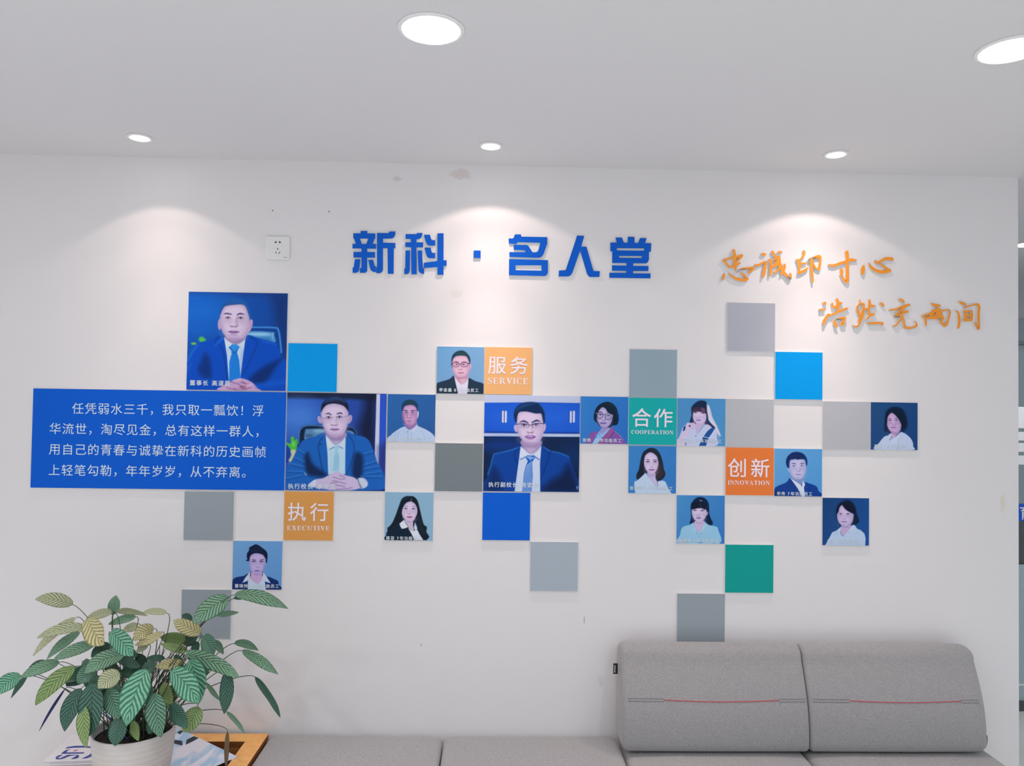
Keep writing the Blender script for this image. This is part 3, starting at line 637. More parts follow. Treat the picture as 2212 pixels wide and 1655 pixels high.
    P.line((62, 54, 100), [(655, 362, 8), (700, 348, 22), (745, 372, 14)], 18, 8); P.line((62, 54, 100), [(840, 352, 14), (895, 340, 24), (925, 356, 10)], 18, 8)
    P.eye(706, 415, 80, (50, 36, 76)); P.eye(880, 405, 80, (50, 36, 76))
    P.line((110, 90, 130), [(570, 405), (620, 432), (700, 438), (745, 428), (770, 415)], 7, 4, 0.8); P.line((110, 90, 130), [(830, 410), (850, 428), (930, 410), (1020, 382)], 7, 4, 0.8); P.line((150, 120, 150), [(770, 415), (800, 405), (830, 410)], 7, 4, 0.7)
    P.nose(800, 538, 105); P.mouth(808, 608, 145, 52, (150, 96, 156), (70, 40, 100)); P.ell((160, 132, 178), 810, 712, 90, 16, 16, 0.55)
    P.poly((190, 176, 208), [(520, 1570), (520, 1440), (640, 1410), (780, 1330), (880, 1300), (1000, 1360), (1150, 1400), (1230, 1500), (1240, 1560), (1100, 1600), (800, 1605), (620, 1590)], 8)
    P.poly((196, 202, 222), [(400, 1530), (520, 1430), (510, 1560)], 8); P.poly((186, 196, 218), [(1190, 1420), (1290, 1400), (1360, 1480), (1330, 1550), (1230, 1570)], 10); P.line((90, 100, 130), [(1200, 1430), (1220, 1500), (1250, 1570)], 22, 8, 0.7); P.line((80, 85, 110), [(1230, 1500), (1290, 1590)], 8, 6, 0.7)
    for pts in ([(800, 1390), (900, 1420), (990, 1420)], [(790, 1450), (900, 1470), (1000, 1500)], [(830, 1520), (920, 1530), (990, 1550)], [(850, 1590), (1000, 1580), (1100, 1560)], [(900, 1360), (980, 1390)], [(760, 1490), (860, 1480)]):
        P.line((118, 84, 138), pts, 13, 8, 0.7)
    P.line((60, 85, 150), [(10, 1580), (300, 1600), (700, 1600)], 30, 16, 0.6)

def striped_tie(P):                    # large: man with half-rim glasses and a striped tie before a blue shelf
    P.poly((178, 188, 214), [(0, 0), (1700, 0), (1700, 138), (900, 135), (0, 155)], 6, False)
    P.poly((26, 84, 196), [(0, 155), (1700, 137), (1700, 640), (0, 650)], 5, False); P.line((20, 50, 130), [(20, 640), (1600, 632)], 26, 14, 0.8); P.ell((50, 110, 215), 900, 380, 800, 160, 140, 0.35)
    P.poly((170, 186, 216), [(0, 655), (1700, 645), (1700, 695), (0, 705)], 6, False)
    P.poly((14, 36, 74), [(0, 708), (1700, 697), (1700, 1700), (0, 1700)], 6, False); P.ell((16, 60, 150), 330, 860, 300, 90, 110, 0.7); P.ell((14, 50, 110), 1500, 1000, 200, 180, 140, 0.5)
    for x, y in ((327, 380), (373, 380), (1440, 367), (1490, 362)):
        P.line((20, 50, 130), [(x-8, y-80), (x-8, y+80)], 44, 8, 0.6, False); P.line((196, 202, 230), [(x, y-82), (x, y+82)], 34, 5, 1, False)
    P.poly((12, 62, 146), [(20, 1610), (80, 1400), (150, 1150), (190, 1000), (260, 980), (500, 920), (640, 850), (760, 1000), (900, 1000), (965, 840), (1100, 920), (1400, 1010), (1450, 1100), (1540, 1350), (1580, 1610)], 8)
    P.poly((12, 26, 60), [(1100, 1440), (1300, 1300), (1420, 1150), (1580, 1500), (1580, 1610), (1000, 1610)], 70, True, 0.85); P.poly((14, 34, 80), [(90, 1420), (190, 1200), (300, 1360), (330, 1600), (60, 1600)], 60, True, 0.75)
    P.line((50, 130, 215), [(95, 1330), (140, 1180), (180, 1020), (215, 990), (420, 940), (600, 880)], 14, 12, 0.8); P.line((50, 130, 215), [(980, 860), (1100, 930), (1250, 960), (1410, 1020)], 14, 12, 0.75)
    P.line((10, 32, 84), [(620, 870), (520, 1000), (590, 1200), (545, 1600)], 14, 12, 0.6); P.line((10, 32, 84), [(970, 850), (1090, 970), (1130, 920), (960, 1400)], 14, 12, 0.6)
    P.poly((186, 200, 226), [(625, 860), (790, 980), (960, 850), (945, 1150), (955, 1610), (535, 1610), (590, 1150)], 6, False); P.poly((200, 208, 228), [(628, 870), (755, 1000), (625, 1075), (608, 1020)], 5, False); P.poly((196, 206, 228), [(960, 860), (845, 1010), (930, 1075), (952, 1020)], 5, False)
    P.line((60, 110, 180), [(625, 1078), (700, 1040)], 20, 8, 0.8); P.line((60, 110, 180), [(855, 1025), (930, 1078)], 20, 8, 0.8)
    tie = [(735, 1010), (850, 1010), (865, 1045), (815, 1120), (830, 1350), (815, 1610), (660, 1610), (685, 1300), (715, 1180), (745, 1105), (700, 1035)]
    P.poly((22, 86, 182), tie, 5, False)
    for k in range(19):
        y = 1150+27*k; xl = np.interp(y, [1100, 1300, 1610], [735, 685, 660]); xr = np.interp(y-70, [1100, 1350, 1610], [812, 828, 815])
        if y < 1640: P.line((176, 202, 232), [(xl+5, y+32), (xr-5, y-38)], 10, 4, 0.95)
    for k in range(5): P.line((176, 202, 232), [(715+18*k, 1030-3*k), (760+18*k, 1060), (790+14*k, 1092-16*k)], 8, 4, 0.9)
    P.poly((152, 134, 176), [(640, 760), (950, 760), (940, 880), (800, 985), (660, 880)], 12); P.poly((186, 166, 198), [(700, 890), (890, 890), (790, 990)], 20, False, 0.8)
    P.ell((190, 168, 202), 540, 570, 28, 60, 8, 1, -12); P.ell((190, 168, 202), 1000, 550, 32, 68, 8, 1, 10); P.line((100, 70, 120), [(562, 540), (566, 600)], 12, 6, 0.7); P.line((120, 90, 140), [(1000, 510), (990, 570)], 10, 7, 0.6)
    P.face((202, 186, 212), [(555, 330), (640, 270), (780, 270), (960, 310), (995, 480), (995, 620), (950, 750), (870, 820), (780, 835), (690, 790), (620, 720), (565, 600), (550, 470)], (168, 148, 186))
    P.poly((16, 40, 82), [(550, 480), (515, 420), (505, 300), (560, 200), (660, 145), (800, 130), (920, 160), (1000, 270), (1020, 400), (1000, 490), (975, 400), (950, 320), (860, 320), (720, 290), (600, 300), (565, 360)], 8)
    P.poly((34, 84, 140), [(520, 300), (600, 190), (740, 145), (860, 150), (740, 190), (600, 250)], 30, True, 0.6); P.line((40, 90, 150), [(920, 170), (1000, 280), (1015, 400)], 14, 12, 0.6)
    P.line((56, 58, 104), [(605, 465, 10), (670, 448, 30), (740, 475, 16)], 22, 8); P.line((56, 58, 104), [(800, 470, 16), (880, 435, 30), (935, 452, 10)], 22, 8)
    P.eye(675, 518, 86, (50, 46, 86)); P.eye(870, 505, 86, (50, 46, 86))
    P.line((46, 44, 80), [(555, 500), (640, 492), (745, 500), (760, 520)], 12, 4); P.line((46, 44, 80), [(800, 515), (820, 495), (900, 482), (1000, 485)], 12, 4); P.line((80, 60, 100), [(755, 512), (800, 508)], 12, 4); P.line((70, 66, 110), [(755, 520), (745, 552)], 8, 4); P.line((70, 66, 110), [(803, 515), (808, 548)], 8, 4); P.line((110, 100, 150), [(590, 520), (600, 545), (690, 552), (740, 550)], 5, 4, 0.6); P.line((110, 100, 150), [(815, 545), (900, 535), (960, 520)], 5, 4, 0.6)
    P.nose(778, 630, 110); P.mouth(778, 705, 165, 80, (132, 76, 158), (76, 36, 110)); P.ell((196, 182, 214), 778, 700, 50, 8, 5, 0.9); P.ell((150, 125, 172), 785, 815, 100, 20, 18, 0.6)
    P.ell((120, 160, 200), 1560, 1530, 14, 30, 8, 0.8)

def man_glasses(P):
    P.poly((34, 52, 70), [(20, 1610), (40, 1310), (100, 1240), (450, 1130), (600, 1010), (760, 1200), (1000, 1200), (1095, 1080), (1300, 1180), (1590, 1280), (1610, 1620)], 14)
    P.line((24, 56, 110), [(60, 1290), (450, 1135), (590, 1030)], 22, 12, 0.7); P.line((24, 56, 110), [(1100, 1090), (1300, 1185), (1580, 1290)], 22, 12, 0.7)
    P.poly((206, 200, 222), [(605, 1010), (800, 1150), (1080, 1020), (1075, 1250), (1045, 1615), (745, 1615), (690, 1380), (640, 1180)], 10, False)
    P.line((150, 140, 170), [(620, 1050), (740, 1200), (830, 1270), (860, 1320)], 12, 8, 0.5); P.line((140, 128, 158), [(1050, 1060), (1020, 1180), (970, 1240), (880, 1290)], 14, 8, 0.6); P.line((165, 158, 186), [(850, 1320), (850, 1600)], 9, 8, 0.5)
    P.poly((176, 134, 160), [(640, 1000), (1050, 1000), (1020, 1150), (860, 1280), (740, 1190)], 16); P.poly((206, 166, 184), [(800, 1130), (1000, 1080), (960, 1200), (860, 1270)], 30, True, 0.8)
    P.poly((196, 156, 186), [(1120, 640), (1165, 620), (1170, 700), (1120, 830)], 10); P.line((40, 60, 90), [(505, 600), (530, 740)], 22, 10, 0.8)
    P.face((204, 170, 190), [(545, 480), (620, 370), (800, 330), (1000, 350), (1090, 470), (1115, 640), (1110, 830), (1040, 990), (920, 1070), (810, 1080), (690, 1030), (580, 900), (540, 720)], (176, 134, 168))
    P.poly((30, 58, 78), [(530, 600), (505, 500), (540, 330), (660, 210), (820, 165), (960, 200), (1090, 340), (1135, 480), (1120, 610), (1080, 500), (1010, 370), (900, 335), (700, 345), (590, 410), (545, 500)], 12)
    P.poly((44, 74, 70), [(600, 330), (720, 230), (850, 200), (960, 240), (1000, 330), (820, 310)], 40, True, 0.6)
    P.line((92, 60, 84), [(600, 555, 14), (670, 545, 28), (740, 560, 18)], 24, 12); P.line((96, 66, 96), [(850, 558, 16), (940, 545, 28), (1010, 560, 14)], 24, 12)
    P.eye(685, 635, 105, (60, 40, 70)); P.eye(905, 632, 105, (60, 40, 70))
    for pts in ([(550, 600), (640, 570), (750, 590), (770, 620), (750, 700), (620, 712), (575, 680), (550, 610)], [(825, 620), (840, 590), (960, 570), (1050, 600), (1030, 690), (900, 708), (850, 690), (828, 620)]): P.line((104, 60, 78), pts, 18, 6, 0.95)
    P.line((90, 50, 66), [(765, 622), (828, 618)], 24, 8); P.line((70, 40, 60), [(1040, 600), (1120, 600)], 24, 8); P.line((70, 46, 70), [(500, 630), (560, 605)], 20, 8)
    P.nose(800, 795, 140, (150, 96, 130)); P.mouth(825, 908, 205, 56, (166, 104, 130), (116, 60, 92)); P.ell((164, 122, 152), 850, 1085, 150, 26, 22, 0.7)

def man_white_shirt(P):
    P.poly((172, 192, 220), [(70, 1615), (160, 1420), (280, 1300), (600, 1110), (780, 1210), (1010, 1010), (1050, 1080), (1300, 1190), (1500, 1310), (1610, 1440), (1625, 1615)], 12)
    P.poly((176, 196, 216), [(20+80, 1440), (170, 1440), (160, 1600), (90, 1610)], 8, False)
    for pts in ([(480, 1260), (400, 1400), (390, 1500)], [(330, 1320), (290, 1450)], [(1180, 1250), (1260, 1400), (1320, 1480)], [(1440, 1430), (1450, 1600)], [(560, 1210), (680, 1310), (730, 1260)], [(800, 1230), (890, 1300)], [(840, 1300), (845, 1610)], [(725, 1260), (730, 1610)]): P.line((120, 150, 176), pts, 13, 12, 0.6)
    P.poly((196, 200, 222), [(790, 1220), (1000, 1040), (1030, 1110), (900, 1290)], 14, True, 0.7); P.line((70, 90, 130), [(728, 1270), (728, 1295)], 16, 6)
    P.poly((132, 110, 166), [(600, 1000), (1000, 960), (1000, 1060), (800, 1215), (640, 1100)], 20)
    P.poly((196, 190, 216), [(1020, 615), (1070, 610), (1070, 720), (1045, 820), (1015, 820)], 8)
    P.face((190, 152, 192), [(550, 560), (600, 430), (760, 385), (930, 400), (1010, 540), (1020, 760), (1000, 950), (920, 1060), (800, 1110), (680, 1060), (590, 930), (540, 760)], (150, 106, 156))
    P.poly((140, 92, 142), [(540, 640), (580, 700), (620, 900), (660, 1050), (590, 950), (535, 780)], 40, True, 0.7)
    P.poly((28, 58, 88), [(545, 600), (510, 500), (525, 370), (620, 260), (780, 215), (920, 245), (1020, 350), (1045, 470), (1020, 600), (1000, 500), (930, 420), (820, 385), (680, 405), (590, 460)], 16)
    P.poly((30, 70, 74), [(600, 360), (720, 260), (860, 250), (960, 340), (800, 370)], 40, True, 0.6)
    P.line((70, 44, 84), [(585, 578, 16), (650, 580, 36), (705, 612, 20)], 30, 12); P.line((70, 48, 92), [(805, 598, 18), (880, 578, 36), (945, 585, 18)], 28, 12)
    P.eye(650, 660, 110, (66, 38, 74)); P.eye(865, 660, 105, (60, 40, 90)); P.line((140, 92, 142), [(720, 640), (700, 760), (690, 830)], 26, 24, 0.6)
    P.nose(770, 820, 140, (124, 76, 120)); P.mouth(775, 928, 170, 70, (150, 84, 130), (96, 44, 84)); P.ell((196, 168, 200), 800, 935, 60, 14, 12, 0.7); P.ell((150, 112, 160), 760, 1050, 110, 26, 26, 0.6)

def woman_round_glasses(P):
    P.poly((16, 34, 54), [(600, 930), (490, 820), (475, 680), (530, 460), (660, 300), (900, 205), (1100, 270), (1230, 420), (1290, 640), (1300, 800), (1250, 960), (1100, 990), (1000, 1060), (700, 1030)], 14)
    P.poly((40, 60, 60), [(760, 330), (950, 250), (1120, 360), (1000, 420)], 60, True, 0.4); P.poly((20, 60, 120), [(1130, 330), (1250, 520), (1290, 760), (1240, 700), (1200, 500)], 30, True, 0.5)
    P.poly((124, 82, 160), [(270, 1610), (340, 1350), (420, 1220), (600, 1190), (760, 1300), (1090, 1040), (1160, 1150), (1330, 1300), (1460, 1450), (1475, 1610)], 12)
    P.poly((150, 74, 120), [(340, 1350), (400, 1240), (440, 1300), (360, 1420)], 20, True, 0.6)
    P.poly((136, 186, 228), [(430, 1610), (540, 1400), (570, 1300), (710, 1140), (760, 1200), (1040, 1060), (900, 1240), (760, 1390), (600, 1610)], 10, False)
    P.line((30, 96, 200), [(560, 1400), (600, 1320), (620, 1260)], 24, 10, 0.8); P.line((40, 110, 200), [(700, 1170), (660, 1300), (720, 1390)], 20, 10, 0.7)
    P.poly((150, 82, 140), [(1050, 1080), (1140, 1180), (960, 1400), (800, 1600), (640, 1600), (780, 1390), (930, 1230)], 14, True, 0.7); P.line((96, 30, 80), [(1145, 1200), (1020, 1400), (990, 1600)], 18, 9, 0.9); P.line((176, 150, 205), [(1180, 1190), (1340, 1310), (1455, 1470)], 14, 10, 0.7)
    P.poly((150, 140, 190), [(740, 1080), (980, 1060), (860, 1200), (720, 1300), (700, 1230)], 16)
    P.face((180, 168, 206), [(600, 620), (640, 480), (740, 390), (860, 430), (960, 560), (1090, 640), (1085, 780), (1040, 930), (940, 1040), (820, 1080), (720, 1040), (640, 930), (580, 790)], (136, 126, 176))
    P.poly((16, 34, 54), [(620, 520), (740, 385), (850, 420), (930, 545), (1080, 620), (1150, 560), (1000, 330), (760, 300), (600, 430)], 16)
    P.line((60, 56, 96), [(620, 580), (700, 562), (760, 585)], 16, 10, 0.8)
    P.eye(690, 640, 130, (36, 34, 84)); P.eye(950, 665, 120, (40, 38, 90))
    P.line((50, 46, 100), [(672+100*math.cos(a), 655+112*math.sin(a)) for a in [k*0.45 for k in range(15)]], 18, 6); P.line((50, 46, 100), [(950+105*math.cos(a), 690+112*math.sin(a)) for a in [k*0.45 for k in range(15)]], 18, 6)
    P.line((50, 46, 90), [(768, 625), (850, 640)], 18, 7); P.line((210, 205, 215), [(545, 595), (575, 600)], 16, 7); P.line((190, 190, 205), [(1060, 655), (1100, 670)], 20, 8)
    P.nose(805, 815, 130, (84, 66, 130)); P.mouth(790, 912, 230, 84, (112, 80, 168), (74, 50, 130)); P.ell((130, 116, 176), 850, 1070, 120, 22, 22, 0.6)

def woman_fringe(P):
    P.poly((206, 202, 220), [(1010, 230), (1090, 290), (1150, 480), (1200, 660), (1330, 900), (1420, 1100), (1480, 1280), (1360, 1180), (1250, 960), (1130, 820), (1040, 640), (1000, 420)], 14)
    P.line((176, 178, 206), [(1100, 420), (1150, 640), (1280, 880), (1440, 1150)], 18, 14, 0.6); P.line((206, 202, 216), [(1380, 1100), (1400, 1280), (1440, 1320)], 26, 12, 0.7)
    P.poly((22, 40, 70), [(450, 830), (500, 600), (490, 360), (580, 220), (720, 120), (860, 100), (990, 160), (1010, 420), (1050, 640), (1060, 760), (1200, 900), (1290, 1000), (1120, 980), (960, 880), (620, 900)], 16)
    P.poly((80, 50, 92), [(980, 760), (1080, 840), (1200, 930), (1120, 960), (980, 880)], 26, True, 0.8); P.poly((50, 52, 60), [(480, 620), (510, 720), (470, 830), (540, 800)], 20, True, 0.6)
    P.poly((186, 194, 222), [(30, 1600), (110, 1300), (230, 980), (330, 920), (620, 960), (700, 1200), (980, 890), (1180, 980), (1320, 1080), (1350, 1300), (1290, 1600)], 12)
    P.poly((30, 78, 146), [(1180, 985), (1290, 1000), (1180, 1180), (1060, 1350), (990, 1600), (750, 1600), (900, 1300), (1020, 1120)], 10, False); P.line((186, 200, 226), [(910, 1300), (1080, 1330)], 20, 6); P.line((20, 56, 110), [(890, 1330), (1060, 1368)], 26, 8, 0.8)
    P.poly((24, 64, 130), [(250, 960), (310, 940), (300, 1070), (240, 1140), (220, 1090)], 10, False); P.poly((20, 50, 104), [(295, 1480), (320, 1500), (350, 1590), (290, 1590)], 8, False)
    P.poly((190, 172, 206), [(620, 880), (940, 850), (860, 960), (720, 1160), (660, 1220), (620, 1080)], 16)
    P.line((196, 200, 226), [(630, 1020), (640, 1200), (690, 1200), (940, 900)], 24, 12, 0.6)
    P.face((206, 188, 216), [(550, 560), (580, 460), (760, 440), (960, 490), (990, 600), (980, 740), (900, 860), (780, 910), (690, 890), (600, 800), (550, 680)], (176, 158, 202))
    P.poly((60, 44, 70), [(500, 520), (520, 380), (640, 320), (800, 330), (960, 420), (990, 540), (880, 490), (740, 470), (640, 470), (560, 500)], 18)
    P.poly((130, 110, 150), [(830, 340), (930, 370), (930, 440), (840, 430)], 34, True, 0.6); P.poly((110, 50, 86), [(760, 430), (960, 460), (900, 495), (800, 475)], 20, True, 0.5)
    P.eye(630, 500, 120, (46, 44, 86), 1.3); P.eye(885, 515, 120, (46, 44, 86), 1.3)
    P.nose(735, 670, 115, (146, 126, 186)); P.mouth(735, 748, 175, 66, (120, 104, 188), (92, 76, 160))
    P.poly((202, 186, 216), [(330, 930), (360, 850), (520, 840), (590, 830), (630, 920), (600, 980), (500, 1060), (420, 1150), (300, 1320), (120, 1480), (60, 1600), (30, 1500), (200, 1200), (300, 1060)], 10)
    P.line((140, 120, 170), [(520, 850), (560, 920), (540, 1000)], 12, 9, 0.6); P.line((146, 126, 176), [(450, 960), (480, 1020), (520, 1040)], 12, 9, 0.6); P.ell((40, 44, 84), 445, 945, 32, 30, 9)
    P.poly((206, 190, 218), [(30, 1470), (180, 1330), (330, 1280), (300, 1500), (320, 1600), (30, 1600)], 14, True, 0.8); P.ell((90, 150, 186), 650, 1275, 28, 22, 8)

def woman_white_blazer(P):
    P.poly((26, 34, 48), [(340, 1150), (310, 1000), (390, 820), (440, 520), (520, 260), (680, 130), (800, 100), (960, 150), (1090, 320), (1170, 560), (1210, 800), (1265, 930), (1220, 1080), (1080, 1190), (980, 1200), (900, 900), (640, 940), (500, 1050)], 16)
    P.poly((64, 48, 56), [(1040, 520), (1130, 600), (1180, 820), (1220, 950), (1120, 1100), (1000, 1120), (960, 960), (1040, 800)], 50, True, 0.7); P.line((80, 50, 50), [(1030, 560), (1040, 760), (960, 960)], 26, 18, 0.7); P.line((24, 60, 120), [(1110, 420), (1180, 640)], 20, 16, 0.5); P.poly((50, 64, 66), [(760, 140), (930, 180), (1010, 320), (880, 240)], 40, True, 0.6)
    P.poly((182, 200, 226), [(280, 1610), (240, 1400), (245, 1230), (380, 1160), (600, 935), (760, 1120), (960, 1380), (1020, 1200), (1180, 1180), (1270, 1220), (1360, 1420), (1480, 1612)], 10, False)
    P.line((206, 214, 232), [(600, 950), (780, 1150), (990, 1380)], 20, 12, 0.6); P.line((140, 164, 196), [(690, 1080), (560, 1250), (600, 1480), (680, 1600)], 12, 16, 0.35); P.line((140, 164, 196), [(990, 1380), (1060, 1500), (1080, 1600)], 12, 14, 0.4)
    P.poly((190, 178, 210), [(660, 930), (930, 940), (930, 1080), (1000, 1230), (1010, 1380), (960, 1370), (800, 1150)], 12); P.poly((150, 136, 180), [(700, 960), (920, 950), (840, 1060)], 30, True, 0.6); P.line((40, 40, 80), [(1000, 1200), (1020, 1360)], 14, 9, 0.7)
    P.face((206, 190, 216), [(560, 520), (600, 350), (740, 250), (880, 290), (1000, 420), (1025, 580), (1010, 740), (940, 900), (860, 980), (790, 990), (720, 950), (620, 820), (565, 680)], (180, 160, 198))
    P.poly((30, 38, 54), [(545, 560), (570, 380), (690, 240), (740, 190), (700, 180), (540, 280), (460, 560), (540, 640)], 14); P.poly((34, 40, 52), [(760, 220), (880, 285), (980, 380), (1030, 540), (1080, 480), (960, 240), (800, 150)], 14)
    P.line((96, 84, 130), [(610, 496, 12), (680, 490, 24), (738, 508, 16)], 20, 10); P.line((96, 84, 130), [(845, 515, 16), (920, 492, 24), (1000, 505, 10)], 20, 10)
    P.eye(680, 565, 115, (36, 44, 80), 1.2); P.eye(925, 562, 115, (40, 36, 84), 1.2)
    P.nose(808, 735, 105, (130, 108, 160)); P.mouth(810, 825, 210, 70, (146, 72, 166), (110, 44, 130))

def man_navy(P):
    P.poly((18, 58, 136), [(20, 1630), (30, 1420), (90, 1310), (420, 1160), (545, 1020), (800, 1280), (1000, 1150), (1180, 1190), (1410, 1280), (1470, 1420), (1545, 1635)], 12)
    P.poly((14, 40, 96), [(20, 1630), (40, 1440), (300, 1560), (560, 1600)], 70, True, 0.6); P.line((12, 36, 96), [(560, 1060), (780, 1340), (900, 1600)], 16, 10, 0.6); P.line((120, 150, 200), [(1080, 1305), (1110, 1330)], 12, 7, 0.7)
    P.poly((198, 208, 230), [(548, 1020), (700, 1110), (900, 1240), (930, 1300), (945, 1060), (1040, 1220), (1000, 1320), (1030, 1625), (930, 1625), (800, 1370), (680, 1200)], 9, False)
    P.line((30, 60, 110), [(945, 1130), (920, 1290)], 14, 7, 0.8)
    P.poly((116, 140, 190), [(560, 940), (960, 1000), (945, 1130), (900, 1230), (740, 1130), (600, 1040)], 18)
    P.poly((168, 172, 210), [(450, 690), (510, 700), (540, 840), (500, 800)], 10); P.poly((150, 160, 205), [(1060, 720), (1080, 690), (1060, 830), (1040, 880)], 10)
    P.face((184, 180, 214), [(510, 560), (540, 420), (700, 370), (900, 370), (1030, 440), (1060, 600), (1050, 780), (1000, 950), (920, 1050), (820, 1090), (720, 1060), (600, 960), (540, 820)], (140, 150, 196))
    P.poly((16, 40, 98), [(505, 690), (440, 640), (400, 480), (450, 300), (600, 170), (780, 140), (960, 190), (1080, 340), (1105, 500), (1080, 610), (1045, 480), (1020, 390), (900, 380), (760, 400), (720, 370), (640, 390), (540, 420), (515, 540)], 12)
    P.poly((30, 44, 76), [(560, 350), (700, 250), (900, 280), (990, 360), (800, 340)], 50, True, 0.6); P.line((80, 90, 140), [(560, 400), (600, 360)], 12, 8, 0.5); P.line((90, 96, 150), [(720, 390), (740, 350)], 12, 8, 0.5)
    P.line((70, 76, 120), [(590, 540, 14), (660, 525, 32), (735, 548, 18)], 26, 12); P.line((70, 76, 120), [(870, 535, 18), (950, 515, 32), (1010, 530, 14)], 26, 12)
    P.eye(660, 615, 105, (60, 66, 116), 0.9); P.eye(930, 602, 105, (60, 60, 116), 0.9)
    P.nose(820, 775, 130, (112, 108, 160)); P.mouth(815, 888, 215, 54, (140, 128, 180), (90, 86, 136)); P.ell((130, 134, 184), 830, 1065, 130, 30, 28, 0.6)

def woman_right(P):
    P.poly((10, 32, 62), [(520, 1000), (500, 820), (520, 560), (560, 330), (700, 210), (880, 175), (1050, 220), (1170, 340), (1240, 560), (1270, 780), (1180, 960), (1060, 1010), (760, 1060)], 26)
    P.poly((180, 194, 220), [(200, 1612), (330, 1380), (490, 1180), (620, 1130), (760, 1050), (840, 1180), (1040, 1020), (1100, 1030), (1200, 1070), (1360, 1210), (1440, 1360), (1450, 1480), (1415, 1612)], 12)
    P.poly((190, 200, 222), [(650, 1120), (740, 1080), (690, 1290), (800, 1250), (1060, 1030), (1090, 1080), (960, 1260), (760, 1400)], 20, True, 0.6); P.line((130, 152, 186), [(1080, 1090), (980, 1240), (960, 1400), (900, 1600)], 12, 12, 0.5)
    P.poly((184, 160, 194), [(740, 1020), (1000, 1000), (900, 1120), (760, 1250), (730, 1200)], 14); P.line((40, 80, 150), [(750, 1170), (680, 1295)], 18, 7)
    P.face((188, 160, 200), [(585, 660), (620, 500), (700, 390), (770, 380), (900, 500), (1000, 640), (1060, 800), (1030, 950), (940, 1060), (850, 1090), (740, 1040), (650, 930), (590, 780)], (150, 124, 172))
    P.poly((10, 26, 48), [(590, 700), (600, 520), (700, 390), (790, 390), (930, 520), (1060, 760), (1050, 900), (1180, 800), (1100, 400), (880, 260), (640, 320), (530, 560), (560, 780), (620, 960), (560, 880)], 18)
    P.line((112, 84, 130), [(610, 585, 12), (690, 572, 22), (730, 590, 12)], 18, 10); P.line((96, 70, 124), [(840, 560, 14), (930, 545, 26)], 18, 10)
    P.eye(682, 635, 105, (66, 32, 60)); P.eye(895, 625, 105, (66, 32, 70)); P.nose(815, 790, 110, (128, 94, 146)); P.mouth(800, 865, 185, 66, (146, 108, 162), (106, 78, 140)); P.ell((140, 110, 160), 850, 1070, 90, 22, 22, 0.6)

def woman_lower(P):
    P.poly((10, 32, 58), [(560, 900), (500, 780), (480, 560), (520, 330), (640, 180), (860, 100), (1020, 170), (1130, 340), (1180, 560), (1250, 780), (1200, 890), (1040, 940), (660, 980)], 26)
    P.poly((172, 192, 218), [(130, 1625), (260, 1390), (360, 1190), (500, 1130), (660, 990), (720, 1320), (1040, 935), (1100, 940), (1200, 1070), (1300, 1100), (1430, 1220), (1470, 1380), (1455, 1625)], 10, False)
    P.line((110, 160, 196), [(490, 1235), (550, 1195)], 20, 9, 0.8); P.line((120, 160, 194), [(900, 1190), (960, 1160)], 16, 9, 0.7); P.line((120, 160, 194), [(1130, 1240), (1200, 1170)], 16, 9, 0.6); P.line((70, 100, 170), [(645, 1080), (640, 1190), (700, 1305)], 20, 8, 0.9)
    P.poly((200, 206, 228), [(660, 1000), (640, 1150), (560, 1130)], 8, False, 0.7); P.poly((186, 200, 222), [(1040, 945), (960, 1080), (760, 1290), (900, 1180), (1130, 1010)], 14, True, 0.7)
    P.poly((180, 160, 198), [(680, 960), (990, 940), (940, 1080), (740, 1290), (690, 1250), (655, 1150)], 14); P.ell((140, 130, 178), 800, 1010, 120, 24, 22, 0.6)
    P.face((190, 174, 208), [(520, 620), (560, 480), (620, 330), (690, 280), (800, 400), (940, 500), (1060, 560), (1060, 700), (1030, 830), (950, 940), (820, 1010), (720, 990), (610, 900), (540, 770)], (150, 138, 184))
    P.poly((12, 20, 44), [(560, 520), (600, 340), (690, 265), (770, 370), (880, 470), (1060, 560), (1120, 500), (1020, 260), (800, 180), (600, 260), (510, 500)], 16); P.line((30, 24, 60), [(700, 280), (800, 420), (950, 495)], 16, 10, 0.7)
    P.line((140, 120, 165), [(580, 500), (660, 495)], 14, 12, 0.6)
    P.eye(640, 572, 105, (44, 34, 72)); P.eye(880, 572, 105, (44, 34, 72)); P.nose(750, 735, 110, (130, 118, 166)); P.mouth(757, 828, 205, 56, (124, 112, 164), (92, 88, 144))

